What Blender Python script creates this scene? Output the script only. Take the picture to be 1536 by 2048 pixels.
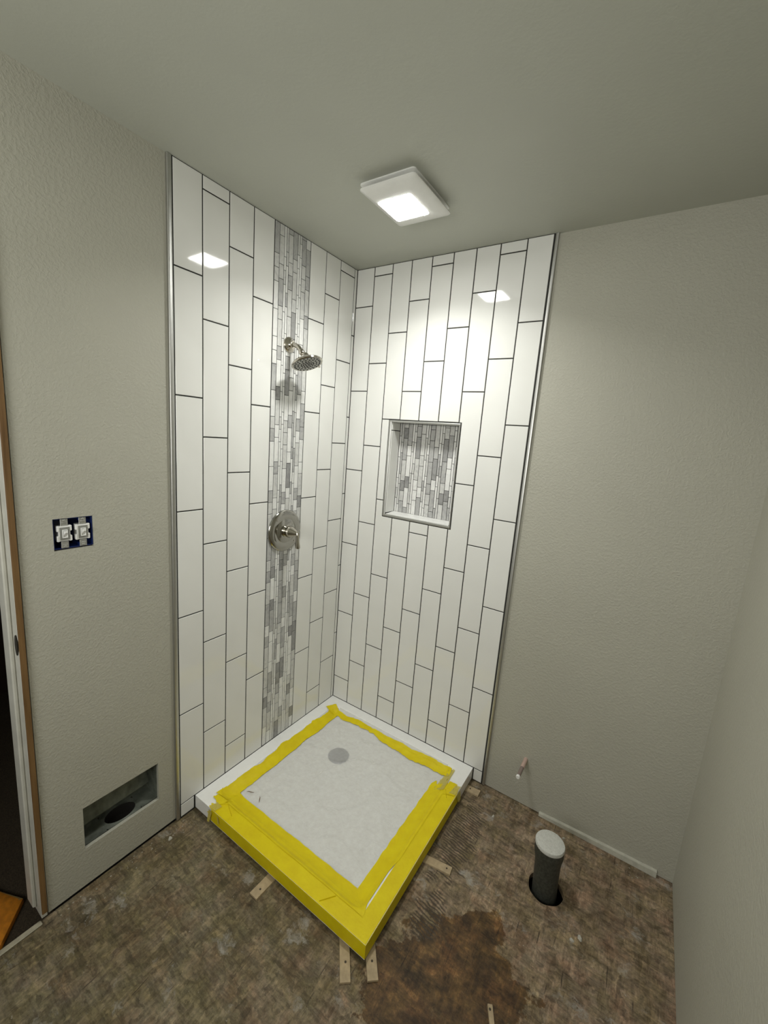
import bpy, math, random
from mathutils import Vector, Matrix, noise

for o in list(bpy.data.objects):
    bpy.data.objects.remove(o)
SC = bpy.context.scene
COL = SC.collection
random.seed(7)
PI = math.pi

# ------------------------------------------------------------------ camera, world, exposure
CAM_POS = (1.4191, -1.7934, 1.6238)
RR = ((0.8315942, 0.5502860, 0.0750760), (0.1594922, -0.1071362, -0.9813685), (-0.5319900, 0.8280743, -0.1768602))
cam = bpy.data.cameras.new('camera')
cam.sensor_fit = 'HORIZONTAL'
cam.sensor_width = 36.0
cam.lens = 831.22 / 1536.0 * 36.0
cam.clip_start = 0.02
cam.clip_end = 50
camo = bpy.data.objects.new('camera', cam)
COL.objects.link(camo)
m = Matrix(((RR[0][0], -RR[1][0], -RR[2][0], CAM_POS[0]),
            (RR[0][1], -RR[1][1], -RR[2][1], CAM_POS[1]),
            (RR[0][2], -RR[1][2], -RR[2][2], CAM_POS[2]),
            (0, 0, 0, 1)))
camo.matrix_world = m
SC.camera = camo

W = bpy.data.worlds.new('world')
SC.world = W
W.use_nodes = True
W.node_tree.nodes['Background'].inputs[0].default_value = (0.5, 0.5, 0.5, 1)
W.node_tree.nodes['Background'].inputs[1].default_value = 0.0
LED_STRENGTH = 46.0
LED_POWER = 6.3
LED_COLOR = (1.0, 1.0, 0.955)
# the lamp behind the square lens of the ceiling fan light
ll = bpy.data.lights.new('fan_lamp', 'AREA')
ll.shape = 'RECTANGLE'
ll.size, ll.size_y = 0.124, 0.128
ll.energy = LED_POWER
ll.color = LED_COLOR
ll.spread = math.radians(140)
llo = bpy.data.objects.new('fan_lamp', ll)
COL.objects.link(llo)
llo.location = (0.5555, -0.467, 2.3948)
# added fill light, placed at an invented window behind the viewpoint
FILL_WIN = (0.30, 1.40, 1.25, 2.10)     # x0, x1, z0, z1
al = bpy.data.lights.new('window_fill_light', 'AREA')
al.shape = 'RECTANGLE'
al.size, al.size_y = FILL_WIN[1] - FILL_WIN[0] - 0.1, FILL_WIN[3] - FILL_WIN[2] - 0.1
al.energy = 20.5
al.color = (1.0, 1.0, 0.955)
alo = bpy.data.objects.new('window_fill_light', al)
COL.objects.link(alo)
alo.location = ((FILL_WIN[0] + FILL_WIN[1]) / 2, -2.742, (FILL_WIN[2] + FILL_WIN[3]) / 2)
alo.rotation_euler = (math.radians(90), 0, 0)
SC.view_settings.view_transform = 'Standard'
SC.view_settings.look = 'None'
SC.view_settings.exposure = 0.05
SC.view_settings.gamma = 1.0
SC.view_settings.use_curve_mapping = False

SC.cycles.max_bounces = 7
SC.cycles.diffuse_bounces = 4
SC.cycles.glossy_bounces = 3
SC.cycles.transmission_bounces = 2
SC.cycles.transparent_max_bounces = 6
SC.cycles.caustics_refractive = False
SC.cycles.adaptive_threshold = 0.06

CEIL = 2.44
XR = 1.7223        # right wall
YF = -2.75         # wall behind the camera
DW = -0.009        # drywall plane of the two shower walls (tile faces at 0)

# ------------------------------------------------------------------ materials
MATS = {}


def lin(c):
    return tuple(((v / 255.0) / 12.92 if v / 255.0 <= 0.04045 else ((v / 255.0 + 0.055) / 1.055) ** 2.4) for v in c)


class NT:
    def __init__(s, name):
        s.m = bpy.data.materials.new(name)
        s.m.use_nodes = True
        s.t = s.m.node_tree
        s.b = s.t.nodes['Principled BSDF']
        MATS[name] = s.m

    def n(s, typ, **kw):
        nd = s.t.nodes.new(typ)
        for k, v in kw.items():
            if k.startswith('i_'):
                nd.inputs[k[2:].replace('_', ' ')].default_value = v
            else:
                setattr(nd, k, v)
        return nd

    def l(s, a, b):
        s.t.links.new(a, b)

    def noise(s, vec, scale, detail=3, rough=0.5, dist=0.0):
        nd = s.n('ShaderNodeTexNoise')
        nd.inputs['Scale'].default_value = scale
        nd.inputs['Detail'].default_value = detail
        nd.inputs['Roughness'].default_value = rough
        nd.inputs['Distortion'].default_value = dist
        s.l(vec, nd.inputs['Vector'])
        return nd.outputs['Fac']

    def obj(s):
        return s.n('ShaderNodeTexCoord').outputs['Object']

    def mapping(s, vec, scale=(1, 1, 1), rot=(0, 0, 0), loc=(0, 0, 0)):
        nd = s.n('ShaderNodeMapping')
        nd.inputs['Scale'].default_value = scale
        nd.inputs['Rotation'].default_value = rot
        nd.inputs['Location'].default_value = loc
        s.l(vec, nd.inputs['Vector'])
        return nd.outputs['Vector']

    def ramp(s, fac, stops, interp='LINEAR'):
        nd = s.n('ShaderNodeValToRGB')
        cr = nd.color_ramp
        cr.interpolation = interp
        while len(cr.elements) < len(stops):
            cr.elements.new(0.5)
        for e, (p, c) in zip(cr.elements, stops):
            e.position = p
            e.color = tuple(c) + (1,) if len(c) == 3 else c
        s.l(fac, nd.inputs[0])
        return nd.outputs[0]

    def mix(s, fac, a, b, mode='MIX'):
        nd = s.n('ShaderNodeMixRGB', blend_type=mode)
        for i, v in ((0, fac), (1, a), (2, b)):
            if isinstance(v, (int, float)):
                nd.inputs[i].default_value = v
            elif isinstance(v, tuple):
                nd.inputs[i].default_value = v + (1,)
            else:
                s.l(v, nd.inputs[i])
        return nd.outputs[0]

    def math(s, op, a, b=0.0, clamp=False):
        nd = s.n('ShaderNodeMath', operation=op, use_clamp=clamp)
        for i, v in ((0, a), (1, b)):
            if isinstance(v, (int, float)):
                nd.inputs[i].default_value = v
            else:
                s.l(v, nd.inputs[i])
        return nd.outputs[0]

    def bump(s, h, strength=0.2, dist=0.01):
        nd = s.n('ShaderNodeBump')
        nd.inputs['Strength'].default_value = strength
        nd.inputs['Distance'].default_value = dist
        s.l(h, nd.inputs['Height'])
        s.l(nd.outputs[0], s.b.inputs['Normal'])

    def col(s, c):
        if isinstance(c, tuple):
            s.b.inputs['Base Color'].default_value = c + (1,)
        else:
            s.l(c, s.b.inputs['Base Color'])

    def set(s, rough=0.5, metal=0.0, spec=None):
        s.b.inputs['Roughness'].default_value = rough
        s.b.inputs['Metallic'].default_value = metal
        if spec is not None:
            s.b.inputs['Specular IOR Level'].default_value = spec
        return s


def simple(name, c, rough=0.5, metal=0.0, var=0.06, scale=40, bump=0.0, spec=None):
    t = NT(name)
    f = t.noise(t.obj(), scale, 4)
    dk = tuple(x * (1 - var) for x in c)
    lt = tuple(min(1, x * (1 + var)) for x in c)
    t.col(t.ramp(f, [(0.3, dk), (0.7, lt)]))
    t.set(rough, metal, spec)
    if bump:
        t.bump(f, bump, 0.002)
    return t.m


# painted drywall with an orange-peel texture
def paint(name, c, bs=0.26, sc=110):
    t = NT(name)
    v = t.obj()
    a = t.noise(v, sc, 3, 0.55, 0.3)
    b = t.noise(v, 2.2, 3)
    t.col(t.ramp(b, [(0.3, tuple(x * 0.97 for x in c)), (0.7, tuple(min(1, x * 1.03) for x in c))]))
    h = t.ramp(a, [(0.42, (0, 0, 0)), (0.62, (1, 1, 1))])
    t.bump(h, bs, 0.003)
    t.set(0.55, 0, 0.35)
    return t.m


paint('wall_paint', (0.43, 0.42, 0.355))
paint('ceiling_paint', (0.465, 0.475, 0.415), 0.05, 90)
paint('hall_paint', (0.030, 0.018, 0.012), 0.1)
simple('gypsum', (0.46, 0.45, 0.38), 0.9, var=0.12)

t = NT('tile_glaze')
f = t.noise(t.obj(), 6, 2)
t.col(t.ramp(f, [(0.3, (0.76, 0.76, 0.73)), (0.7, (0.79, 0.79, 0.76))]))
t.set(0.06, 0, 0.5)
b = t.noise(t.obj(), 9, 2)
t.bump(b, 0.05, 0.004)
simple('grout', (0.026, 0.026, 0.023), 0.9, var=0.2, scale=200)
simple('trim_metal', (0.52, 0.52, 0.50), 0.42, 1.0, var=0.03)


def marble(name, base, vein, amt):
    t = NT(name)
    v = t.n('ShaderNodeTexCoord').outputs['Object']
    oi = t.n('ShaderNodeObjectInfo')
    add = t.n('ShaderNodeVectorMath', operation='ADD')
    sc = t.n('ShaderNodeVectorMath', operation='SCALE')
    comb = t.n('ShaderNodeCombineXYZ')
    for i in range(3):
        t.l(oi.outputs['Random'], comb.inputs[i])
    t.l(comb.outputs[0], sc.inputs[0])
    sc.inputs['Scale'].default_value = 37.0
    t.l(v, add.inputs[0])
    t.l(sc.outputs[0], add.inputs[1])
    n1 = t.noise(add.outputs[0], 26, 6, 0.6, 1.6)
    k = t.ramp(n1, [(0.35, vein), (0.55, base)])
    t.col(t.mix(amt, base, k))
    t.set(0.22, 0, 0.5)
    return t.m


marble('marble_white', (0.76, 0.76, 0.74), (0.60, 0.60, 0.59), 0.5)
marble('marble_pale', (0.60, 0.60, 0.58), (0.46, 0.46, 0.455), 0.7)
marble('marble_grey', (0.44, 0.44, 0.43), (0.33, 0.33, 0.33), 0.8)
marble('marble_dark', (0.31, 0.31, 0.305), (0.22, 0.22, 0.22), 0.8)

t = NT('polished_nickel')
t.col((0.55, 0.52, 0.46))
t.set(0.09, 1.0)
t = NT('brushed_nickel')
t.col((0.40, 0.39, 0.36))
t.set(0.13, 1.0)
simple('spray_face', (0.34, 0.34, 0.31), 0.35, 0.5)
simple('nozzle_rubber', (0.02, 0.02, 0.02), 0.6)
simple('acrylic_white', (0.84, 0.84, 0.82), 0.18, 0, 0.02)
simple('drain_metal', (0.34, 0.35, 0.40), 0.35, 0.7, 0.1)

t = NT('yellow_tape')
v = t.obj()
n1 = t.noise(v, 18, 4, 0.6)
n2 = t.noise(v, 230, 3, 0.6)
c = t.ramp(n1, [(0.3, (0.68, 0.53, 0.003)), (0.7, (0.75, 0.62, 0.004))])
c = t.mix(t.ramp(n2, [(0.60, (0, 0, 0)), (0.8, (0.4, 0.4, 0.4))]), c, (0.62, 0.52, 0.02))
t.col(c)
t.set(0.5, 0, 0.25)
t.bump(t.noise(v, 120, 4, 0.6), 0.25, 0.002)

t = NT('plastic_film')
v = t.obj()
n1 = t.noise(v, 9, 5, 0.6, 0.8)
n2 = t.noise(v, 60, 3, 0.6)
t.col(t.ramp(n2, [(0.3, (0.80, 0.79, 0.75)), (0.7, (0.88, 0.88, 0.85))]))
t.set(0.10, 0, 0.8)
t.b.inputs['Alpha'].default_value = 0.42
t.bump(t.noise(v, 26, 6, 0.7, 1.6), 0.8, 0.008)

t = NT('tape_flap')
t.col((0.62, 0.52, 0.10))
t.set(0.35)
t.b.inputs['Alpha'].default_value = 0.75

# oriented strand board with mud, scuffs, an old wet stain and trowel ridges
t = NT('strand_board')
v = t.obj()
wn = t.n('ShaderNodeTexNoise')
wn.inputs['Scale'].default_value = 16
wn.inputs['Detail'].default_value = 7
wn.inputs['Roughness'].default_value = 0.68
t.l(v, wn.inputs['Vector'])
warp = t.n('ShaderNodeVectorMath', operation='MULTIPLY_ADD')
t.l(wn.outputs['Color'], warp.inputs[0])
warp.inputs[1].default_value = (0.075, 0.075, 0)
t.l(v, warp.inputs[2])
wv = warp.outputs[0]


def flakes(vec, rot, sx, sy):
    mv = t.mapping(vec, (sx, sy, 1), (0, 0, rot))
    vo = t.n('ShaderNodeTexVoronoi')
    vo.inputs['Scale'].default_value = 1.0
    vo.inputs['Randomness'].default_value = 1.0
    t.l(mv, vo.inputs['Vector'])
    bw = t.n('ShaderNodeRGBToBW')
    t.l(vo.outputs['Color'], bw.inputs[0])
    return bw.outputs[0], vo.outputs['Distance']


fa, da = flakes(wv, 0.7, 13, 46)
fb, db = flakes(wv, -0.5, 44, 15)
fc, dc = flakes(wv, 1.5, 18, 58)
sel = t.noise(v, 20, 2)
mixf = t.mix(t.ramp(sel, [(0.46, (0, 0, 0)), (0.5, (1, 1, 1))]), fa, fb)
mixf = t.mix(t.ramp(t.noise(t.mapping(v, loc=(3, 1, 0)), 17, 2), [(0.5, (0, 0, 0)), (0.54, (1, 1, 1))]), mixf, fc)
n_a = t.noise(wv, 5, 7, 0.68)
n_b = t.noise(t.mapping(v, loc=(7, 3, 0)), 13, 6, 0.66)
base = t.ramp(n_a, [(0.30, (0.080, 0.064, 0.036)), (0.46, (0.125, 0.102, 0.062)), (0.56, (0.150, 0.128, 0.088)), (0.72, (0.190, 0.165, 0.120))])
sepx = t.n('ShaderNodeSeparateXYZ')
t.l(v, sepx.inputs[0])
gx = t.n('ShaderNodeMapRange')
gx.inputs['From Min'].default_value = 0.55
gx.inputs['From Max'].default_value = 1.25
t.l(sepx.outputs[0], gx.inputs['Value'])
red = t.math('ADD', gx.outputs[0], t.math('MULTIPLY', t.math('SUBTRACT', n_b, 0.5), 2.4), True)
base = t.mix(t.math('MULTIPLY', red, 0.8), base, t.ramp(n_b, [(0.32, (0.120, 0.084, 0.056)), (0.5, (0.225, 0.170, 0.124)), (0.68, (0.290, 0.232, 0.178))]))
fib = t.noise(t.mapping(v, (16, 120, 1), (0, 0, 0.75)), 1.0, 6, 0.75)
fib2 = t.noise(t.mapping(v, (110, 18, 1), (0, 0, -0.35)), 1.0, 6, 0.75)
fsel = t.ramp(mixf, [(0.48, (0, 0, 0)), (0.52, (1, 1, 1))])
fibs = t.mix(fsel, fib, fib2)
grit = t.noise(v, 75, 7, 0.78)
base = t.mix(1.0, base, t.ramp(fibs, [(0.32, (0.62, 0.60, 0.58)), (0.5, (1.0, 1.0, 1.0)), (0.68, (1.38, 1.36, 1.32))]), 'MULTIPLY')
base = t.mix(1.0, base, t.ramp(mixf, [(0.12, (0.72, 0.70, 0.66)), (0.3, (0.88, 0.87, 0.83)), (0.45, (1.0, 0.98, 0.90)), (0.6, (1.06, 1.02, 0.98)), (0.85, (1.25, 1.22, 1.16))]), 'MULTIPLY')
wv2n = t.n('ShaderNodeVectorMath', operation='MULTIPLY_ADD')
t.l(wn.outputs['Color'], wv2n.inputs[0])
wv2n.inputs[1].default_value = (0.018, 0.018, 0)
t.l(v, wv2n.inputs[2])
for rot_, sx_, sy_ in ((0.95, 11, 75), (0.35, 70, 12), (-0.6, 14, 95), (0.1, 60, 16)):
    fs_, _d = flakes(wv2n.outputs[0], rot_, sx_, sy_)
    base = t.mix(1.0, base, t.ramp(fs_, [(0.16, (0.82, 0.81, 0.78)), (0.24, (0.99, 0.99, 0.99)), (0.74, (1.0, 1.0, 1.0)), (0.82, (1.15, 1.14, 1.12))]), 'MULTIPLY')
hue = t.ramp(t.noise(t.mapping(wv, loc=(2, 9, 0)), 11, 5, 0.65), [(0.40, (0.98, 1.0, 0.88)), (0.52, (1.0, 1.0, 1.0)), (0.64, (1.10, 0.98, 0.95))])
base = t.mix(1.0, base, hue, 'MULTIPLY')
base = t.mix(1.0, base, t.ramp(grit, [(0.30, (0.55, 0.54, 0.52)), (0.46, (0.96, 0.96, 0.95)), (0.68, (1.45, 1.43, 1.40))]), 'MULTIPLY')
# pale mud smears and specks
mud = t.noise(t.mapping(wv, (7, 11, 1), (0, 0, 0.9)), 1.0, 9, 0.74)
mudm = t.ramp(mud, [(0.575, (0, 0, 0)), (0.68, (0.85, 0.85, 0.85))])
base = t.mix(mudm, base, (0.36, 0.34, 0.30))
sp = t.noise(v, 85, 3, 0.6)
spm = t.ramp(sp, [(0.70, (0, 0, 0)), (0.76, (1, 1, 1))])
base = t.mix(spm, base, (0.40, 0.37, 0.31))
# dark scratches
scr = t.noise(t.mapping(v, (130, 9, 1), (0, 0, 0.35), (5, 2, 0)), 1.0, 2, 0.5)
base = t.mix(t.ramp(scr, [(0.27, (0.8, 0.8, 0.8)), (0.33, (0, 0, 0))]), base, (0.035, 0.025, 0.018))


def blob(cx, cy, rx, ry, rot=0.0):
    # soft elliptical mask, 1 inside
    mv = t.mapping(v, (1, 1, 1), (0, 0, 0), (-cx, -cy, 0))
    mv = t.mapping(mv, (1 / rx, 1 / ry, 0), (0, 0, rot))
    ln = t.n('ShaderNodeVectorMath', operation='LENGTH')
    t.l(mv, ln.inputs[0])
    return t.math('SUBTRACT', 1.0, ln.outputs['Value'])


edge = t.math('MULTIPLY', t.math('SUBTRACT', t.noise(v, 16, 6, 0.65), 0.5), 1.9)
s1 = blob(1.17, -0.735, 0.20, 0.15, -0.7)
s2 = blob(1.04, -0.88, 0.14, 0.15, 0)
s3 = blob(1.17, -0.60, 0.07, 0.10, 0.6)
s4 = blob(1.17, -0.92, 0.22, 0.10, 0.6)
stm = t.math('MAXIMUM', t.math('MAXIMUM', s1, s2), t.math('MAXIMUM', s3, s4))
stm = t.math('ADD', stm, edge)
stain = t.ramp(stm, [(0.0, (0, 0, 0)), (0.10, (1, 1, 1))])
scol = t.mix(1.0, base, t.ramp(t.noise(v, 22, 5, 0.6), [(0.32, (0.17, 0.105, 0.03)), (0.52, (0.40, 0.27, 0.10)), (0.7, (0.80, 0.58, 0.28))]), 'MULTIPLY')
base = t.mix(t.math('MULTIPLY', stain, 0.92), base, scol)
# trowel ridges of old adhesive beside the pan
rid = t.n('ShaderNodeTexWave', wave_type='BANDS', bands_direction='Y')
rid.inputs['Scale'].default_value = 26
rid.inputs['Distortion'].default_value = 6
rid.inputs['Detail'].default_value = 3
t.l(t.mapping(v, (1, 1, 1), (0, 0, 0.15)), rid.inputs['Vector'])
rm = t.math('MAXIMUM', blob(0.975, -0.33, 0.085, 0.30, 0), blob(1.0, -0.66, 0.07, 0.12, 0))
rm = t.ramp(t.math('ADD', rm, t.math('MULTIPLY', t.math('SUBTRACT', t.noise(v, 25, 4), 0.5), 1.6)), [(0.15, (0, 0, 0)), (0.4, (0.75, 0.75, 0.75))])
ridm = t.mix(1.0, rm, t.ramp(rid.outputs['Fac'], [(0.35, (1, 1, 1)), (0.55, (0, 0, 0))]), 'MULTIPLY')
base = t.mix(ridm, base, (0.045, 0.035, 0.026))
t.col(base)
t.set(0.72, 0, 0.35)
t.l(t.ramp(stm, [(0.0, (0.75,) * 3), (0.15, (0.42,) * 3)]), t.b.inputs['Roughness'])
t.bump(t.mix(0.5, fibs, grit), 0.6, 0.004)

simple('shim_wood', (0.40, 0.31, 0.19), 0.7, 0, 0.15, 60, 0.2)
simple('nail_dark', (0.05, 0.035, 0.02), 0.6)
simple('pipe_abs', (0.045, 0.047, 0.038), 0.55, 0, 0.4, 120)
t = NT('cap_plaster')
v = t.obj()
n = t.noise(v, 160, 5, 0.7)
t.col(t.ramp(n, [(0.22, (0.10, 0.10, 0.09)), (0.36, (0.50, 0.50, 0.46)), (0.7, (0.62, 0.62, 0.58))]))
t.set(0.9)
t.bump(n, 0.6, 0.003)
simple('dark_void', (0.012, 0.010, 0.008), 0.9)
simple('copper_stub', (0.58, 0.42, 0.36), 0.4, 0.3, 0.1)
simple('pex_grey', (0.22, 0.17, 0.15), 0.5)
simple('blue_plastic', (0.009, 0.022, 0.115), 0.3, 0, 0.1)
simple('white_plastic', (0.80, 0.80, 0.78), 0.3, 0, 0.03)
simple('grey_plastic', (0.24, 0.24, 0.22), 0.45)
simple('yoke_steel', (0.52, 0.52, 0.50), 0.4, 0.8, 0.12, 150)
simple('galvanised', (0.17, 0.185, 0.155), 0.5, 0.4, 0.35, 30)
simple('jamb_paint', (0.56, 0.55, 0.49), 0.45, 0, 0.08, 20)
t = NT('jamb_wood')
v = t.obj()
n = t.noise(t.mapping(v, (60, 60, 3)), 1.0, 4, 0.6)
t.col(t.ramp(n, [(0.3, (0.11, 0.055, 0.016)), (0.7, (0.22, 0.125, 0.045))]))
t.set(0.6)
simple('strike_bronze', (0.035, 0.030, 0.022), 0.4, 0.7)
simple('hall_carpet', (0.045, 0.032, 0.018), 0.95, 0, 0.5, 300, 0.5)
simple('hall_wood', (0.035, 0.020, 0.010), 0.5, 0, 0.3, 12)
simple('orange_fabric', (0.62, 0.22, 0.012), 0.8, 0, 0.2, 60, 0.3)
simple('tan_webbing', (0.40, 0.28, 0.10), 0.8, 0, 0.2, 90)
simple('threshold_wood', (0.34, 0.31, 0.23), 0.6, 0, 0.2, 40)
simple('fan_plastic', (0.78, 0.78, 0.75), 0.35, 0, 0.02)
simple('frosted_glass', (0.7, 0.72, 0.72), 0.3, 0, 0.03)
simple('chip_white', (0.46, 0.44, 0.38), 0.9)
simple('crumb_tan', (0.30, 0.27, 0.21), 0.9, 0, 0.3, 200)
simple('splinter', (0.16, 0.09, 0.055), 0.8)


def emit(name, c, s):
    m_ = bpy.data.materials.new(name)
    m_.use_nodes = True
    nt = m_.node_tree
    nt.nodes.clear()
    e = nt.nodes.new('ShaderNodeEmission')
    e.inputs[0].default_value = c + (1,)
    e.inputs[1].default_value = s
    o = nt.nodes.new('ShaderNodeOutputMaterial')
    nt.links.new(e.outputs[0], o.inputs[0])
    MATS[name] = m_


emit('led_lens', LED_COLOR, LED_STRENGTH)

# ------------------------------------------------------------------ mesh helpers


class MB:
    def __init__(s):
        s.v = []
        s.f = []

    def add(s, vs, fs):
        k = len(s.v)
        s.v += [tuple(p) for p in vs]
        s.f += [tuple(i + k for i in f) for f in fs]
        return s

    def box(s, a, b):
        x0, y0, z0 = a
        x1, y1, z1 = b
        return s.add([(x0, y0, z0), (x1, y0, z0), (x1, y1, z0), (x0, y1, z0), (x0, y0, z1), (x1, y0, z1), (x1, y1, z1), (x0, y1, z1)],
                     [(0, 3, 2, 1), (4, 5, 6, 7), (0, 1, 5, 4), (1, 2, 6, 5), (2, 3, 7, 6), (3, 0, 4, 7)])

    def bbox(s, a, b, c=0.002):
        """box with chamfered edges"""
        x0, y0, z0 = a
        x1, y1, z1 = b
        c = min(c, (x1 - x0) / 2.1, (y1 - y0) / 2.1, (z1 - z0) / 2.1)
        rings = [(z0, c), (z0 + c, 0), (z1 - c, 0), (z1, c)]
        vs = []
        for z, i in rings:
            X0, X1, Y0, Y1 = x0 + i, x1 - i, y0 + i, y1 - i
            vs += [(X0 + c, Y0, z), (X1 - c, Y0, z), (X1, Y0 + c, z), (X1, Y1 - c, z), (X1 - c, Y1, z), (X0 + c, Y1, z), (X0, Y1 - c, z), (X0, Y0 + c, z)]
        fs = []
        for r in range(3):
            for k in range(8):
                fs.append((r * 8 + k, r * 8 + (k + 1) % 8, r * 8 + 8 + (k + 1) % 8, r * 8 + 8 + k))
        fs.append(tuple(range(7, -1, -1)))
        fs.append(tuple(range(24, 32)))
        return s.add(vs, fs)

    def lathe(s, prof, origin=(0, 0, 0), axis=(0, 0, 1), n=32, cap0=True, cap1=True):
        ax = Vector(axis).normalized()
        u = ax.orthogonal().normalized()
        w = ax.cross(u)
        o = Vector(origin)
        vs = []
        for r, h in prof:
            for k in range(n):
                a = 2 * PI * k / n
                vs.append(o + ax * h + (u * math.cos(a) + w * math.sin(a)) * r)
        fs = []
        for i in range(len(prof) - 1):
            for k in range(n):
                fs.append((i * n + k, i * n + (k + 1) % n, (i + 1) * n + (k + 1) % n, (i + 1) * n + k))
        if cap0:
            fs.append(tuple(range(n - 1, -1, -1)))
        if cap1:
            q = (len(prof) - 1) * n
            fs.append(tuple(range(q, q + n)))
        return s.add(vs, fs)

    def tube(s, pts, rad, n=20, caps=True):
        pts = [Vector(p) for p in pts]
        if isinstance(rad, (int, float)):
            rad = [rad] * len(pts)
        vs = []
        ref = None
        for i, p in enumerate(pts):
            d = (pts[min(i + 1, len(pts) - 1)] - pts[max(i - 1, 0)]).normalized()
            u = d.orthogonal().normalized() if ref is None else (ref - d * ref.dot(d)).normalized()
            ref = u
            w = d.cross(u)
            for k in range(n):
                a = 2 * PI * k / n
                vs.append(p + (u * math.cos(a) + w * math.sin(a)) * rad[i])
        fs = []
        for i in range(len(pts) - 1):
            for k in range(n):
                fs.append((i * n + k, i * n + (k + 1) % n, (i + 1) * n + (k + 1) % n, (i + 1) * n + k))
        if caps:
            fs.append(tuple(range(n - 1, -1, -1)))
            fs.append(tuple(range((len(pts) - 1) * n, len(pts) * n)))
        return s.add(vs, fs)

    def prism(s, poly, fn, depth, ch):
        """poly: ccw list of 2-D points; fn(u, v, d) -> 3-D point, d = height above the back"""
        n = len(poly)
        ins = []
        for i in range(n):
            p0, p1, p2 = Vector(poly[i - 1]), Vector(poly[i]), Vector(poly[(i + 1) % n])
            e1 = (p1 - p0).normalized()
            e2 = (p2 - p1).normalized()
            n1 = Vector((-e1.y, e1.x))
            n2 = Vector((-e2.y, e2.x))
            bis = (n1 + n2)
            q = p1 + bis * (ch / max(0.2, 1 + n1.dot(n2)))
            ins.append(q)
        vs = [fn(p[0], p[1], 0) for p in poly] + [fn(p[0], p[1], depth - ch) for p in poly] + [fn(p.x, p.y, depth) for p in ins]
        fs = []
        for r in range(2):
            for i in range(n):
                j = (i + 1) % n
                fs.append((r * n + i, r * n + j, (r + 1) * n + j, (r + 1) * n + i))
        fs.append(tuple(range(2 * n, 3 * n)))
        fs.append(tuple(range(n - 1, -1, -1)))
        return s.add(vs, fs)

    def mesh(s, name, mat, smooth=False):
        me = bpy.data.meshes.new(name)
        me.from_pydata(s.v, [], s.f)
        me.update()
        me.materials.append(MATS[mat])
        if smooth:
            me.polygons.foreach_set('use_smooth', [True] * len(me.polygons))
            try:
                me.set_sharp_from_angle(angle=math.radians(38))
            except Exception:
                pass
        return me

    def build(s, name, mat, parent=None, smooth=False, loc=(0, 0, 0)):
        return link(name, s.mesh(name, mat, smooth), parent, loc)


def link(name, me, parent=None, loc=(0, 0, 0)):
    o = bpy.data.objects.new(name, me)
    COL.objects.link(o)
    o.location = loc
    if parent is not None:
        o.parent = parent
        pl = WLOC.get(parent.name, Vector((0, 0, 0)))
        o.location = Vector(loc) - pl
        WLOC[o.name] = Vector(loc)
    else:
        WLOC[o.name] = Vector(loc)
    return o


WLOC = {}


def thing(name, label, cat, loc=(0, 0, 0), group=None):
    o = link(name, None, None, loc)
    o.empty_display_size = 0.05
    o['label'] = label
    o['category'] = cat
    if group:
        o['group'] = group
    return o


def tag(o, label, cat, group=None):
    o['label'] = label
    o['category'] = cat
    if group:
        o['group'] = group
    return o


def struct(o, label, cat):
    o['kind'] = 'structure'
    o['label'] = label
    o['category'] = cat
    return o


def part(mb, name, mat, parent, smooth=False, label=None):
    """part whose mesh coordinates are given in world space"""
    pl = WLOC[parent.name]
    mb.v = [(p[0] - pl.x, p[1] - pl.y, p[2] - pl.z) for p in mb.v]
    o = bpy.data.objects.new(name, mb.mesh(name, mat, smooth))
    COL.objects.link(o)
    o.parent = parent
    WLOC[o.name] = pl.copy()
    if label:
        o['label'] = label
    return o


def slab(rect, holes, fn, th):
    """rect (u0,u1,v0,v1) with rectangular holes; fn(u,v,d) with d = depth behind the face; reveals included"""
    us = sorted(set([rect[0], rect[1]] + [h[0] for h in holes] + [h[1] for h in holes]))
    vs_ = sorted(set([rect[2], rect[3]] + [h[2] for h in holes] + [h[3] for h in holes]))
    us = [u for u in us if rect[0] <= u <= rect[1]]
    vs_ = [v for v in vs_ if rect[2] <= v <= rect[3]]
    mb = MB()

    def solid(i, j):
        if i < 0 or j < 0 or i >= len(us) - 1 or j >= len(vs_) - 1:
            return False
        cu, cv = (us[i] + us[i + 1]) / 2, (vs_[j] + vs_[j + 1]) / 2
        return not any(h[0] < cu < h[1] and h[2] < cv < h[3] for h in holes)

    def q(*p):
        mb.add(p, [(0, 1, 2, 3)])
    for i in range(len(us) - 1):
        for j in range(len(vs_) - 1):
            if not solid(i, j):
                continue
            a, b, c, d = us[i], us[i + 1], vs_[j], vs_[j + 1]
            q(fn(a, c, 0), fn(b, c, 0), fn(b, d, 0), fn(a, d, 0))
            q(fn(a, d, th), fn(b, d, th), fn(b, c, th), fn(a, c, th))
            if not solid(i - 1, j):
                q(fn(a, c, th), fn(a, c, 0), fn(a, d, 0), fn(a, d, th))
            if not solid(i + 1, j):
                q(fn(b, c, 0), fn(b, c, th), fn(b, d, th), fn(b, d, 0))
            if not solid(i, j - 1):
                q(fn(a, c, th), fn(b, c, th), fn(b, c, 0), fn(a, c, 0))
            if not solid(i, j + 1):
                q(fn(a, d, 0), fn(b, d, 0), fn(b, d, th), fn(a, d, th))
    return mb


# ------------------------------------------------------------------ room shell
# left wall: drywall plane x = DW, shower end at y = 0, door opening near the camera
DOOR0, DOOR1, DOORH = -1.411, -2.23, 2.06
SWB = (-1.3305, -1.2273, 1.2228, 1.319)
VENT = (-1.3000, -1.0465, 0.158, 0.319)
lw = slab((YF, 0.06, 0.013, CEIL), [SWB, VENT, (DOOR1, DOOR0, 0.0, DOORH)], lambda u, v, d: (DW - d, u, v), 0.0127)
wall_left = struct(lw.build('wall_left', 'wall_paint'), 'textured greige drywall wall with the tiled shower head end and the door opening', 'wall')
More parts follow.
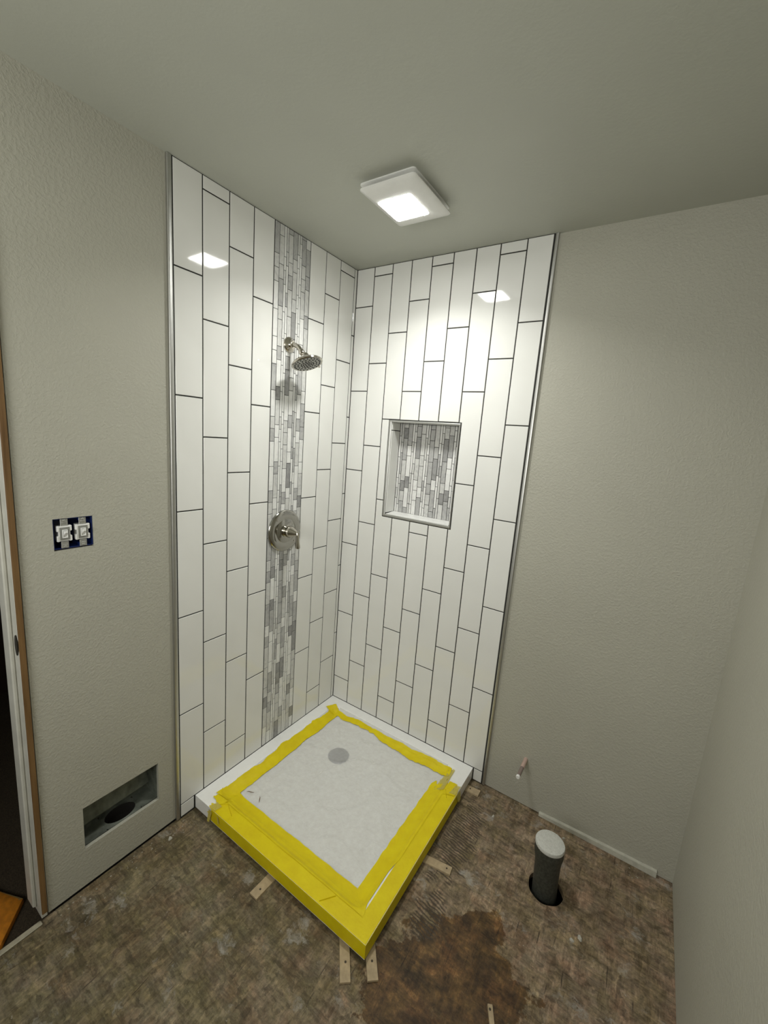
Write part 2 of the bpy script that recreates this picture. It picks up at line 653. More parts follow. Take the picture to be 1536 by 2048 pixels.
# back wall with the niche
NX0, NX1, NZ0, NZ1 = 0.259, 0.643, 1.2205, 1.710
bw_ = slab((DW - 0.02, XR + 0.02, 0.004, CEIL), [(NX0 + 0.004, NX1 - 0.004, NZ0 + 0.004, NZ1 - 0.004)], lambda u, v, d: (u, -DW + d, v), 0.0127)
wall_back = struct(bw_.build('wall_back', 'wall_paint'), 'textured greige drywall wall with the tiled niche end of the shower', 'wall')
rw = slab((YF, 0.02, 0.003, CEIL), [], lambda u, v, d: (XR + d, u, v), 0.0127)
struct(rw.build('wall_right', 'wall_paint'), 'plain greige drywall wall at the far right', 'wall')
fw = slab((-0.02, XR + 0.02, 0.003, CEIL), [FILL_WIN], lambda u, v, d: (u, YF - d, v), 0.0127)
struct(fw.build('wall_front', 'wall_paint'), 'plain drywall wall behind the viewpoint', 'wall')
fill_win = struct(link('fill_window_1', None, None, ((FILL_WIN[0] + FILL_WIN[1]) / 2, YF, FILL_WIN[2])), 'unseen frosted window added behind the viewpoint to carry the fill light', 'window')  # invented window, only there to house the added fill light
ce = MB().box((-2.2, YF - 0.1, CEIL), (XR + 0.1, 0.1, CEIL + 0.05))
struct(ce.build('ceiling', 'ceiling_paint'), 'flat pale ceiling over the shower', 'ceiling')

for a, b in (((FILL_WIN[0], FILL_WIN[2]), (FILL_WIN[0] + 0.045, FILL_WIN[3])), ((FILL_WIN[1] - 0.045, FILL_WIN[2]), (FILL_WIN[1], FILL_WIN[3])),
             ((FILL_WIN[0] + 0.045, FILL_WIN[2]), (FILL_WIN[1] - 0.045, FILL_WIN[2] + 0.045)), ((FILL_WIN[0] + 0.045, FILL_WIN[3] - 0.045), (FILL_WIN[1] - 0.045, FILL_WIN[3]))):
    part(MB().bbox((a[0] + 0.001, YF - 0.04, a[1] + 0.001), (b[0] - 0.001, YF - 0.005, b[1] - 0.001), 0.002), 'fill_window_frame', 'jamb_paint', fill_win)
part(MB().box((FILL_WIN[0] + 0.04, YF - 0.03, FILL_WIN[2] + 0.04), (FILL_WIN[1] - 0.04, YF - 0.026, FILL_WIN[3] - 0.04)), 'fill_window_pane', 'frosted_glass', fill_win)

# subfloor with the round closet-flange hole
HC, HR = (1.318, -0.313), 0.062
fl = MB()
FX0, FX1, FY0, FY1 = -0.012, XR + 0.012, YF, 0.02
hb = (HC[0] - 0.1, HC[0] + 0.1, HC[1] - 0.1, HC[1] + 0.1)
for a in ((FX0, hb[0], FY0, FY1), (hb[1], FX1, FY0, FY1), (hb[0], hb[1], FY0, hb[2]), (hb[0], hb[1], hb[3], FY1)):
    fl.add([(a[0], a[2], 0), (a[1], a[2], 0), (a[1], a[3], 0), (a[0], a[3], 0)], [(0, 1, 2, 3)])
n = 48
ring_i, ring_o, ring_b = [], [], []
for k in range(n):
    a = 2 * PI * k / n
    c_, s_ = math.cos(a), math.sin(a)
    wob = 1 + 0.02 * math.sin(3 * a + 1) + 0.012 * math.sin(7 * a)
    ring_i.append((HC[0] + HR * wob * c_, HC[1] + HR * wob * s_, 0))
    ring_b.append((HC[0] + HR * wob * c_, HC[1] + HR * wob * s_, -0.022))
    q_ = 0.1 / max(abs(c_), abs(s_))
    ring_o.append((HC[0] + q_ * c_, HC[1] + q_ * s_, 0))
fl.add(ring_i + ring_o + ring_b, [(k, n + k, n + (k + 1) % n, (k + 1) % n) for k in range(n)] + [(k, (k + 1) % n, 2 * n + (k + 1) % n, 2 * n + k) for k in range(n)])
# board edge along the door opening
fl.add([(FX0, FY0, 0), (FX0, FY1, 0), (FX0, FY1, -0.035), (FX0, FY0, -0.035)], [(0, 1, 2, 3)])
floor = struct(fl.build('floor', 'strand_board'), 'bare stained strand board subfloor with mud specks', 'floor')
cr = MB().box((HC[0] - 0.2, HC[1] - 0.2, -0.30), (HC[0] + 0.2, HC[1] + 0.2, -0.28))
for a in ((HC[0] - 0.2, HC[0] - 0.19, -1), (HC[0] + 0.19, HC[0] + 0.2, 1)):
    cr.box((a[0], HC[1] - 0.2, -0.28), (a[1], HC[1] + 0.2, -0.023))
for yy in (HC[1] - 0.2, HC[1] + 0.19):
    cr.box((HC[0] - 0.2, yy, -0.28), (HC[0] + 0.2, yy + 0.01, -0.023))
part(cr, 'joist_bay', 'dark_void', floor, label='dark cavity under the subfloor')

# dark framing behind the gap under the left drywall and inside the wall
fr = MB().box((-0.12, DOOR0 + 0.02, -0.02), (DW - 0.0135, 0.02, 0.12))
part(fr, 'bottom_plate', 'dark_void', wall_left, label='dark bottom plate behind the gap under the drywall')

# door frame (casing stripped)
door = struct(link('door_1', None, None, (-0.05, -1.42, 0)), 'stripped door jamb with painted stop and bare wood edge', 'door frame')
JY = -1.430
mb = MB().bbox((-0.122, JY, 0.012), (-0.006, JY + 0.015, DOORH - 0.012), 0.001)
part(mb, 'jamb', 'jamb_paint', door)
mb = MB().bbox((-0.0058, JY + 0.0005, 0.03), (0.0005, JY + 0.0145, DOORH - 0.012), 0.0008)
part(mb, 'jamb_edge', 'jamb_wood', door, label='bare brown wood edge of the jamb')
mb = MB().bbox((-0.090, JY - 0.011, 0.035), (-0.040, JY - 0.0003, DOORH - 0.03), 0.003)
part(mb, 'door_stop', 'jamb_paint', door)
mb = MB().lathe([(0.0, 0), (0.013, 0.0), (0.013, 0.002), (0.0, 0.002)], (0, 0, 0), (0, -1, 0), 20, False, False)
mb.v = [(p[0] * 0.9 - 0.016, p[1] + JY - 0.0002, p[2] * 2.4 + 0.965) for p in mb.v]
part(mb, 'strike_plate', 'strike_bronze', door, label='dark strike plate recess')
mb = MB().box((-0.122, DOOR1, DOORH - 0.012), (0.0, DOOR0 - 0.004, DOORH))
part(mb, 'head_jamb', 'jamb_paint', door)
mb = MB().bbox((-0.122, DOOR1, 0.012), (0.0, DOOR1 + 0.016, DOORH - 0.012), 0.001)
part(mb, 'jamb', 'jamb_paint', door)
mb = MB()
for z0, z1 in ((0.02, 0.3), (1.66, 1.70), (1.86, 1.90), (1.93, 2.04)):
    mb.bbox((-0.10, JY + 0.0152, z0), (-0.0105, DOOR0 - 0.0004, z1), 0.001)
part(mb, 'shim_block', 'chip_white', door, label='pale shim blocks in the gap beside the jamb')
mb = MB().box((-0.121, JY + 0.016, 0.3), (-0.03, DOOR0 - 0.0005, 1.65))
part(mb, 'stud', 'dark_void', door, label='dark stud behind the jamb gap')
th_ = MB().bbox((-0.012, DOOR1, 0.0005), (0.006, JY - 0.002, 0.006), 0.002)
tag(th_.build('threshold_strip', 'threshold_wood'), 'thin pale strip on the subfloor edge in the doorway', 'threshold')

# hallway beyond the door
HZ = -0.035
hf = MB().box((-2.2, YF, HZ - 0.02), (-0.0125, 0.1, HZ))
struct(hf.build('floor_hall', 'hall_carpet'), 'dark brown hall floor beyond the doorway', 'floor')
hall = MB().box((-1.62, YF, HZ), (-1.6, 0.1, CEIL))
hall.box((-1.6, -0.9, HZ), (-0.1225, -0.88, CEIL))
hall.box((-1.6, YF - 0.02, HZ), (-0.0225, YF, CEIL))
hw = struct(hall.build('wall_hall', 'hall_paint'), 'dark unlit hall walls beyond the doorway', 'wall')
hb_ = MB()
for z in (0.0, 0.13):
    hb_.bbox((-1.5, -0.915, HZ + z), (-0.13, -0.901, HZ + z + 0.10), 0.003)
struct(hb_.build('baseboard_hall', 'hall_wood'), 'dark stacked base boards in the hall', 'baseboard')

# ------------------------------------------------------------------ tiles
YL = [-0.9632, -0.8581, -0.7514, -0.6427, -0.5417, -0.3366, -0.2319, -0.1284, -0.0191, -0.0005]
XT = [0.0, 0.1065, 0.2123, 0.3177, 0.4239, 0.5289, 0.6334, 0.7378, 0.8461, 0.9465]
PITCH = 0.4113
OFF = {'A': 0.068, 'B': 0.2040, 'C': 0.3400}
ZP = 0.067
G = 0.0046          # joint width
TT = 0.0085         # tile thickness
TOP = CEIL - 0.0025
MCACHE = {}


def seams(cls, z0):
    zs = [OFF[cls] + PITCH * k for k in range(-1, 7)]
    return [z0] + [z for z in zs if z0 + 0.01 < z < TOP - 0.01] + [TOP + G / 2]


def tile(parent, poly, side):
    """poly in (u, z) world; side 'L': u = y on x = 0; side 'B': u = x on y = 0"""
    cu = sum(p[0] for p in poly) / len(poly)
    cz = sum(p[1] for p in poly) / len(poly)
    loc = [(round(p[0] - cu, 4), round(p[1] - cz, 4)) for p in poly]
    key = (side, tuple(loc))
    if key not in MCACHE:
        if side == 'L':
            fn = lambda u, v, d: (d - TT, u, v)
        else:
            fn = lambda u, v, d: (u, TT - d, v)
        MCACHE[key] = MB().prism(loc, fn, TT, 0.0011).mesh('tile', 'tile_glaze')
    o = bpy.data.objects.new('tile', MCACHE[key])
    COL.objects.link(o)
    o.parent = parent
    o.location = (0, cu, cz) if side == 'L' else (cu, 0, cz)
    tl = 0.0022
    if side == 'L':
        o.rotation_euler = (0, random.uniform(-tl, tl) * 0.6, random.uniform(-tl, tl))
    else:
        o.rotation_euler = (random.uniform(-tl, tl) * 0.6, 0, random.uniform(-tl, tl))
    return o


def rect(u0, u1, z0, z1):
    return [(u0, z0), (u1, z0), (u1, z1), (u0, z1)]


g = G / 2
# left wall
for i, cls in ((0, 'A'), (1, 'C'), (2, 'B'), (3, 'A'), (5, 'A'), (6, 'B'), (7, 'C'), (8, 'A')):
    u0, u1 = YL[i], YL[i + 1]
    zs = seams(cls, ZP)
    if i == 8:
        u1 = -0.0008 + g
    for a, b in zip(zs[:-1], zs[1:]):
        tile(wall_left, rect(u0 + g, u1 - g, a + g, b - g), 'L')
tile(wall_left, rect(YL[0] + g, -0.9018 - g, 0.010, ZP - g), 'L')
# back wall, cut around the niche frame
NR = (NX0 - 0.0045, NX1 + 0.0045, NZ0 - 0.0045, NZ1 + 0.0045)


def cut(u0, u1, a, b):
    if u1 <= NR[0] or u0 >= NR[1] or b <= NR[2] or a >= NR[3]:
        return [rect(u0, u1, a, b)]
    full_w = NR[0] <= u0 and NR[1] >= u1
    full_h = NR[2] <= a and NR[3] >= b
    if full_w:
        out = []
        if a < NR[2]:
            out.append(rect(u0, u1, a, NR[2]))
        if b > NR[3]:
            out.append(rect(u0, u1, NR[3], b))
        return [r for r in out if r[2][1] - r[0][1] > 0.006]
    left = u0 < NR[0]
    if full_h or (NR[2] <= a + 0.004 and NR[3] >= b - 0.004):
        return [rect(u0, NR[0], a, b) if left else rect(NR[1], u1, a, b)]
    if left and a < NR[2]:
        return [[(u0, a), (u1, a), (u1, NR[2]), (NR[0], NR[2]), (NR[0], b), (u0, b)]]
    if left:
        return [[(u0, a), (NR[0], a), (NR[0], NR[3]), (u1, NR[3]), (u1, b), (u0, b)]]
    if a < NR[2]:
        return [[(u0, a), (u1, a), (u1, b), (NR[1], b), (NR[1], NR[2]), (u0, NR[2])]]
    return [[(NR[1], a), (u1, a), (u1, b), (u0, b), (u0, NR[3]), (NR[1], NR[3])]]


for i, cls in enumerate('BCABCABCA'):
    u0, u1 = XT[i] + g, XT[i + 1] - g
    if i == 0:
        u0 = 0.0025
    zs = seams(cls, ZP)
    for a, b in zip(zs[:-1], zs[1:]):
        for poly in cut(u0, u1, a + g, b - g):
            tile(wall_back, poly, 'B')
tile(wall_back, rect(0.9005 + g, XT[9] - g, 0.006, ZP - g), 'B')
# grout beds, recessed behind the tile faces
gb = slab((-0.9655, 0.008, 0.002, CEIL - 0.0002), [], lambda u, v, d: (-0.0022 - d, u, v), 0.006)
part(gb, 'grout', 'grout', wall_left, label='dark grey grout')
gb = slab((-0.008, 0.9487, 0.002, CEIL - 0.0002), [(NX0 + 0.002, NX1 - 0.002, NZ0 + 0.002, NZ1 - 0.002)], lambda u, v, d: (u, 0.0022 + d, v), 0.006)
part(gb, 'grout', 'grout', wall_back, label='dark grey grout')

# metal edge trims
mb = MB()
pr_ = [(-0.009, -0.9815), (0.0005, -0.9815), (0.0018, -0.9800), (0.0022, -0.9765), (0.0018, -0.9700), (0.0002, -0.9662), (-0.009, -0.9662)]
n = len(pr_)
mb.add([(x, y, 0.008) for x, y in pr_] + [(x, y, CEIL - 0.001) for x, y in pr_], [(k, (k + 1) % n, n + (k + 1) % n, n + k) for k in range(n)] + [tuple(range(n - 1, -1, -1)), tuple(range(n, 2 * n))])
struct(mb.build('trim_1', 'trim_metal'), 'satin metal tile edge trim beside the light switches', 'trim')
mb = MB()
pr_ = [(0.9635, 0.009), (0.9635, -0.0005), (0.9620, -0.0018), (0.958, -0.0022), (0.9535, -0.0018), (0.9508, 0.0), (0.9508, 0.009)]
mb.add([(x, y, 0.005) for x, y in pr_] + [(x, y, CEIL - 0.001) for x, y in pr_], [(k, (k + 1) % n, n + (k + 1) % n, n + k) for k in range(n)] + [tuple(range(n - 1, -1, -1)), tuple(range(n, 2 * n))])
struct(mb.build('trim_2', 'trim_metal'), 'satin metal tile edge trim on the niche wall', 'trim')

# ------------------------------------------------------------------ mosaic
STRIP = [
 [0.167, 0.273, 0.33, 0.381, 0.488, 0.595, 0.649, 0.705, 0.813, 0.92, 0.974, 1.026, 1.135, 1.245, 1.298, 1.351, 1.459, 1.569, 1.624, 1.676, 1.786, 1.894, 1.949, 2.004, 2.112, 2.218, 2.271, 2.323],
 [0.133, 0.238, 0.292, 0.347, 0.454, 0.509, 0.614, 0.668, 0.777, 0.83, 0.937, 0.991, 1.1, 1.155, 1.265, 1.317, 1.425, 1.48, 1.587, 1.642, 1.749, 1.804, 1.914, 1.969, 2.076, 2.129, 2.234, 2.289, 2.396],
 [0.171, 0.27, 0.326, 0.381, 0.492, 0.597, 0.649, 0.703, 0.813, 0.919, 0.973, 1.027, 1.135, 1.19, 1.295, 1.35, 1.46, 1.568, 1.623, 1.677, 1.785, 1.895, 1.95, 2.004, 2.111, 2.218, 2.272, 2.324],
 [0.186, 0.294, 0.349, 0.406, 0.509, 0.617, 0.672, 0.725, 0.836, 0.887, 0.996, 1.047, 1.156, 1.21, 1.319, 1.375, 1.481, 1.537, 1.645, 1.699, 1.808, 1.864, 1.973, 2.027, 2.134, 2.188, 2.293, 2.346],
 [0.159, 0.26, 0.313, 0.369, 0.482, 0.585, 0.639, 0.693, 0.8, 0.91, 0.964, 1.016, 1.125, 1.23, 1.285, 1.339, 1.448, 1.556, 1.61, 1.663, 1.773, 1.882, 1.937, 1.991, 2.099, 2.206, 2.262, 2.311, 2.418],
 [0.173, 0.227, 0.337, 0.391, 0.5, 0.555, 0.664, 0.715, 0.821, 0.876, 0.982, 1.037, 1.146, 1.2, 1.309, 1.359, 1.473, 1.524, 1.633, 1.688, 1.796, 1.851, 1.96, 2.014, 2.122, 2.175, 2.282, 2.333],
 [0.194, 0.25, 0.359, 0.414, 0.519, 0.577, 0.625, 0.734, 0.842, 0.897, 1.004, 1.06, 1.168, 1.222, 1.328, 1.385, 1.493, 1.546, 1.656, 1.708, 1.817, 1.872, 1.983, 2.038, 2.144, 2.199, 2.305, 2.358],
 [0.19, 0.246, 0.294, 0.406, 0.46, 0.57, 0.626, 0.73, 0.783, 0.89, 0.945, 1.053, 1.107, 1.216, 1.271, 1.378, 1.431, 1.542, 1.594, 1.704, 1.758, 1.868, 1.976, 2.031, 2.085, 2.192, 2.245, 2.351, 2.405],
 [0.163, 0.272, 0.329, 0.381, 0.495, 0.598, 0.652, 0.704, 0.812, 0.92, 0.972, 1.028, 1.136, 1.244, 1.298, 1.353, 1.46, 1.567, 1.621, 1.676, 1.785, 1.893, 1.947, 2.001, 2.11, 2.22, 2.272, 2.326, 2.428],
 [0.129, 0.186, 0.293, 0.344, 0.455, 0.509, 0.615, 0.668, 0.774, 0.831, 0.937, 0.99, 1.098, 1.152, 1.26, 1.316, 1.423, 1.477, 1.583, 1.641, 1.747, 1.803, 1.912, 1.966, 2.075, 2.128, 2.236, 2.291, 2.398],
]
NICHE = [
 [1.636, 1.528, 1.419, 1.367, 1.313], [1.605, 1.551, 1.442, 1.389, 1.281], [1.678, 1.626, 1.515, 1.408, 1.354, 1.3],
 [1.591, 1.538, 1.431, 1.373, 1.269], [1.611, 1.56, 1.451, 1.399, 1.291], [1.662, 1.608, 1.501, 1.449, 1.291],
 [1.69, 1.637, 1.529, 1.419, 1.366, 1.313], [1.653, 1.546, 1.493, 1.385, 1.332], [1.635, 1.525, 1.42, 1.368, 1.312],
 [1.606, 1.552, 1.445, 1.39, 1.282], [1.678, 1.624, 1.518, 1.408, 1.355, 1.301], [1.593, 1.536, 1.431, 1.378, 1.27],
 [1.614, 1.56, 1.455, 1.4, 1.291], [1.663, 1.61, 1.503, 1.45, 1.342], [1.69, 1.636, 1.527, 1.421, 1.369, 1.314],
 [1.654, 1.548, 1.494, 1.387, 1.333], [1.679, 1.627, 1.521, 1.413, 1.358, 1.304], [1.605, 1.551, 1.442, 1.389, 1.281],
 [1.653, 1.546, 1.493, 1.385, 1.332],
]
SCL = 0.2051 / 205.2
KIND = ['marble_white', 'marble_pale', 'marble_grey', 'marble_dark']
# pieces of the strip read off the photograph: (column, height) -> shade
SET = {(0, 2.38): 2, (0, 2.3): 1, (0, 2.06): 0, (0, 1.97): 0, (0, 1.84): 2, (0, 1.73): 0, (0, 1.65): 1, (0, 1.6): 2, (0, 1.51): 0, (0, 1.40): 0,
       (0, 1.32): 2, (1, 1.77): 3, (1, 1.69): 1, (1, 1.61): 0, (1, 1.53): 0, (1, 1.45): 2, (1, 1.37): 1, (1, 1.29): 0, (1, 2.26): 1, (1, 2.18): 2,
       (1, 2.1): 1, (1, 2.02): 1, (1, 1.94): 2, (4, 2.36): 1, (4, 2.23): 2, (4, 2.15): 1, (4, 2.04): 1, (4, 1.91): 2, (4, 1.83): 3, (4, 1.72): 0,
       (4, 1.64): 1, (4, 1.58): 1, (4, 1.5): 1, (4, 1.4): 0, (4, 1.31): 2, (5, 2.38): 2, (5, 2.3): 1, (5, 2.23): 1, (5, 2.15): 1, (5, 1.98): 2,
       (5, 1.82): 1, (5, 1.74): 0, (5, 1.66): 2, (5, 1.58): 0, (5, 1.49): 0, (5, 1.41): 3, (5, 1.33): 0, (8, 2.38): 2, (8, 2.25): 1, (8, 2.16): 1,
       (8, 2.05): 0, (8, 1.84): 2, (8, 1.73): 0, (8, 1.65): 2, (8, 1.59): 0, (8, 1.51): 1, (8, 1.41): 0, (8, 1.32): 2, (9, 2.35): 2, (9, 2.18): 1,
       (9, 2.1): 2, (9, 2.02): 1, (9, 1.77): 0, (9, 1.69): 2, (9, 1.61): 2, (9, 1.53): 0, (9, 1.45): 0, (9, 1.37): 1, (9, 1.29): 3,
       (4, 1.07): 2, (4, 0.99): 3, (1, 1.05): 2, (1, 0.96): 3, (4, 0.86): 2, (4, 0.75): 2, (5, 0.85): 2, (1, 0.8): 3, (1, 0.72): 2, (5, 0.69): 0,
       (5, 0.77): 1, (9, 0.8): 0, (9, 0.64): 3, (8, 0.62): 3, (1, 0.64): 0, (1, 0.56): 0, (4, 0.43): 3, (4, 0.34): 2, (5, 0.36): 0, (5, 0.2): 2,
       (0, 0.3): 3, (8, 0.3): 3, (1, 0.48): 0, (9, 0.32): 1, (9, 0.23): 0, (9, 0.16): 3, (9, 0.1): 0, (4, 0.12): 3, (4, 0.2): 1, (5, 0.11): 1}
NSET = {(3, 1.48): 0, (11, 1.40): 0, (11, 1.48): 3, (6, 1.58): 3, (14, 1.58): 3, (15, 1.52): 0, (3, 1.40): 3, (10, 1.38): 2, (7, 1.36): 0, (11, 1.32): 2,
        (14, 1.34): 3, (15, 1.36): 3, (6, 1.27): 0, (2, 1.56): 2, (3, 1.65): 2, (7, 1.6): 1, (10, 1.65): 2, (11, 1.65): 1, (14, 1.28): 1, (15, 1.29): 2}
PT = 0.0078
PCACHE = {}


def piece(parent, side, u0, u1, z0, z1, shade, base):
    gg = 0.0012
    w, h = round(u1 - u0 - 2 * gg, 4), round(z1 - z0 - 2 * gg, 3)
    key = (side, w, h, shade)
    if key not in PCACHE:
        if side == 'L':
            fn = lambda u, v, d: (d - PT, u, v)
        else:
            fn = lambda u, v, d: (u, PT - d, v)
        PCACHE[key] = MB().prism(rect(-w / 2, w / 2, -h / 2, h / 2), fn, PT, 0.0007).mesh('mosaic_piece', KIND[shade])
    o = bpy.data.objects.new('mosaic_piece', PCACHE[key])
    COL.objects.link(o)
    o.parent = parent
    cu, cz = (u0 + u1) / 2, (z0 + z1) / 2
    tl = 0.004
    if side == 'L':
        o.location = Vector((base + random.uniform(-0.0004, 0.0003), cu, cz)) - WLOC[parent.name]
        o.rotation_euler = (0, random.uniform(-tl, tl), random.uniform(-tl, tl))
    else:
        o.location = Vector((cu, base - random.uniform(-0.0004, 0.0003), cz)) - WLOC[parent.name]
        o.rotation_euler = (random.uniform(-tl, tl), 0, random.uniform(-tl, tl))
    return o


def shade_for(tab, i, z0, z1, narrow):
    for (c, z), s in tab.items():
        if c == i and z0 <= z <= z1:
            return s
    r = random.random()
    if narrow:
        return 0 if r < 0.62 else (1 if r < 0.88 else 2)
    return 0 if r < 0.24 else (1 if r < 0.66 else (2 if r < 0.93 else 3))


mb = MB().box((-0.0078, YL[4] + 0.0004, ZP + 0.001), (-0.0016, YL[5] - 0.0004, CEIL - 0.001))
strip = part(mb, 'mosaic_strip', 'grout', wall_left, label='vertical band of white and grey marble mosaic')
wid = [25.8, 25.8, 12.6, 12.6, 25.8, 25.8, 12.6, 12.6, 25.8, 25.8]
u = YL[4] + 0.001
k_ = (0.2051 - 0.002) / 205.2
for i, js in enumerate(STRIP):
    w = wid[i] * k_
    zs = [ZP + 0.002] + [z for z in js if z > 0.09] + [CEIL - 0.002]
    for a, b in zip(zs[:-1], zs[1:]):
        piece(strip, 'L', u, u + w, a, b, shade_for(SET, i, a, b, wid[i] < 20), 0.0)
    u += w

# ------------------------------------------------------------------ niche
ND = 0.082
IX0, IX1, IZ0, IZ1 = 0.2755, 0.6335, 1.2375, 1.700
mb = MB()
# recessed box behind the wall (grout coloured membrane)
e = 0.004
mb.box((NX0 + 0.004, ND + 0.008, NZ0 + 0.004), (NX1 - 0.004, ND + 0.016, NZ1 - 0.004))
mb.box((NX0 + 0.004, 0.004, NZ0 + 0.004), (IX0 - 0.0082, ND + 0.008, NZ1 - 0.004))
mb.box((IX1 + 0.0082, 0.004, NZ0 + 0.004), (NX1 - 0.004, ND + 0.008, NZ1 - 0.004))
mb.box((NX0 + 0.004, 0.004, NZ0 + 0.004), (NX1 - 0.004, ND + 0.008, IZ0 - 0.009))
mb.box((NX0 + 0.004, 0.004, IZ1 + 0.0082), (NX1 - 0.004, ND + 0.008, NZ1 - 0.004))
mb.box((IX0 - 0.003, ND + 0.0018, IZ0 - 0.003), (IX1 + 0.003, ND + 0.008, IZ1 + 0.003))
niche = part(mb, 'niche', 'grout', wall_back, label='recessed shampoo niche')
u = IX0
for i, js in enumerate(NICHE):
    w = (12.6 if i % 4 < 2 else 25.8) * SCL
    u1 = min(u + w, IX1)
    zs = [IZ0 + 0.001] + sorted(js) + [IZ1]
    for a, b in zip(zs[:-1], zs[1:]):
        piece(niche, 'B', u, u1, a, b, shade_for(NSET, i, a, b, i % 4 < 2), ND)
    u = u1
for a, b in ((IZ0 + 0.002, 1.6585), (1.6625, IZ1)):
    part(MB().bbox((IX0 - 0.008, 0.006, a), (IX0, ND - 0.0015, b), 0.0008), 'side_tile', 'tile_glaze', niche)
    part(MB().bbox((IX1, 0.006, a), (IX1 + 0.008, ND - 0.0015, b), 0.0008), 'side_tile', 'tile_glaze', niche)
part(MB().bbox((IX0 + 0.001, 0.006, IZ1), (IX1 - 0.001, ND - 0.0015, IZ1 + 0.008), 0.0008), 'top_tile', 'tile_glaze', niche)
sh = MB().bbox((IX0 + 0.0015, 0.003, IZ0 - 0.009), (IX1 - 0.0015, ND - 0.0015, IZ0), 0.0008)
sh.v = [(p[0], p[1], p[2] + (p[1] - 0.04) * 0.06) for p in sh.v]
part(sh, 'niche_shelf', 'marble_white', niche, label='white marble sill')
# mitred metal frame bars
f0, f1 = (NX0, NX1, NZ0, NZ1), (IX0 - 0.0035, IX1 + 0.0035, IZ0 - 0.0045, IZ1 + 0.0005)


def bar(o1, o2, i2, i1):
    prof = [(0, 0.006), (0, -0.0008), (0.25, -0.0022), (0.75, -0.0022), (1, -0.0008), (1, 0.006)]
    vs = []
    for P, Q in ((o1, i1), (o2, i2)):
        for s_, y in prof:
            vs.append((P[0] + (Q[0] - P[0]) * s_, y, P[1] + (Q[1] - P[1]) * s_))
    n = len(prof)
    return MB().add(vs, [(k, (k + 1) % n, n + (k + 1) % n, n + k) for k in range(n)] + [tuple(range(n - 1, -1, -1)), tuple(range(n, 2 * n))])


cO = [(f0[0], f0[2]), (f0[1], f0[2]), (f0[1], f0[3]), (f0[0], f0[3])]
cI = [(f1[0], f1[2]), (f1[1], f1[2]), (f1[1], f1[3]), (f1[0], f1[3])]
for k in range(4):
    j = (k + 1) % 4
    part(bar(cO[k], cO[j], cI[j], cI[k]), 'frame_bar', 'trim_metal', niche)

# ------------------------------------------------------------------ shower pan, film and tape
PX, PY = 0.8985, -0.8985
PB = 0.009


def rrd(x, y):
    """signed distance inside the rounded opening of the pan (positive inside)"""
    x0, x1, y0, y1, r = 0.060, 0.838, -0.838, -0.056, 0.05
    cx, cy = (x0 + x1) / 2, (y0 + y1) / 2
    qx, qy = abs(x - cx) - (x1 - x0) / 2 + r, abs(y - cy) - (y1 - y0) / 2 + r
    return -(math.hypot(max(qx, 0), max(qy, 0)) + min(max(qx, qy), 0) - r)


DRC = (0.313, -0.320)


def pan_h(x, y):
    d = rrd(x, y)
    if d <= 0:
        return ZP
    s = min(d / 0.075, 1)
    h = ZP - 0.026 * (1 - (1 - s) ** 2.2)
    if d > 0.05:
        r = math.hypot(x - DRC[0], y - DRC[1])
        h -= 0.008 * min(1, (d - 0.05) / 0.1) * max(0, 1 - r / 0.8)
    return h


pan = thing('shower_pan', 'square white shower pan masked with yellow tape and clear plastic film', 'shower pan', (0.45, -0.45, 0))
mb = MB()
# body: grid with loops following the opening
N = 72
xs = [0.001 + (PX - 0.001) * i / N for i in range(N + 1)]
ys = [PY + (-0.001 - PY) * i / N for i in range(N + 1)]
vs = []
for y in ys:
    for x in xs:
        vs.append((x, y, pan_h(x, y)))
fs = [(j * (N + 1) + i, j * (N + 1) + i + 1, (j + 1) * (N + 1) + i + 1, (j + 1) * (N + 1) + i) for j in range(N) for i in range(N)]
mb.add(vs, fs)
ed = []
for i in range(N):
    ed.append(((xs[i], PY), (xs[i + 1], PY)))
for i in range(N):
    ed.append(((PX, ys[i]), (PX, ys[i + 1])))
for i in range(N, 0, -1):
    ed.append(((xs[i], -0.001), (xs[i - 1], -0.001)))
for i in range(N, 0, -1):
    ed.append(((0.001, ys[i]), (0.001, ys[i - 1])))
for a, b in ed:
    mb.add([(a[0], a[1], PB), (b[0], b[1], PB), (b[0], b[1], ZP), (a[0], a[1], ZP)], [(0, 1, 2, 3)])
mb.add([(0.001, PY, PB), (PX, PY, PB), (PX, -0.001, PB), (0.001, -0.001, PB)], [(3, 2, 1, 0)])
part(mb, 'pan_body', 'acrylic_white', pan, True)
# drain
zf = pan_h(*DRC) + 0.0008
mb = MB().lathe([(0.0, zf), (0.050, zf), (0.053, zf + 0.0015), (0.0495, zf + 0.003), (0.044, zf + 0.0022), (0.0, zf + 0.0014)], (DRC[0], DRC[1], 0), (0, 0, 1), 40, False, False)
drain = part(mb, 'drain', 'drain_metal', pan, True, 'round grey drain cover under the film')
mb = MB()
for rr, cnt in ((0.012, 6), (0.024, 12), (0.036, 18)):
    for k in range(cnt):
        a = 2 * PI * k / cnt
        mb.lathe([(0.0025, 0), (0.0025, 0.0003)], (DRC[0] + rr * math.cos(a), DRC[1] + rr * math.sin(a), zf + 0.0021), (0, 0, 1), 8)
o = part(mb, 'drain_hole', 'nail_dark', drain)
o['kind'] = 'stuff'


def wr(x, y, s, seed=0.0):
    return noise.noise(Vector((x * s, y * s, seed)))


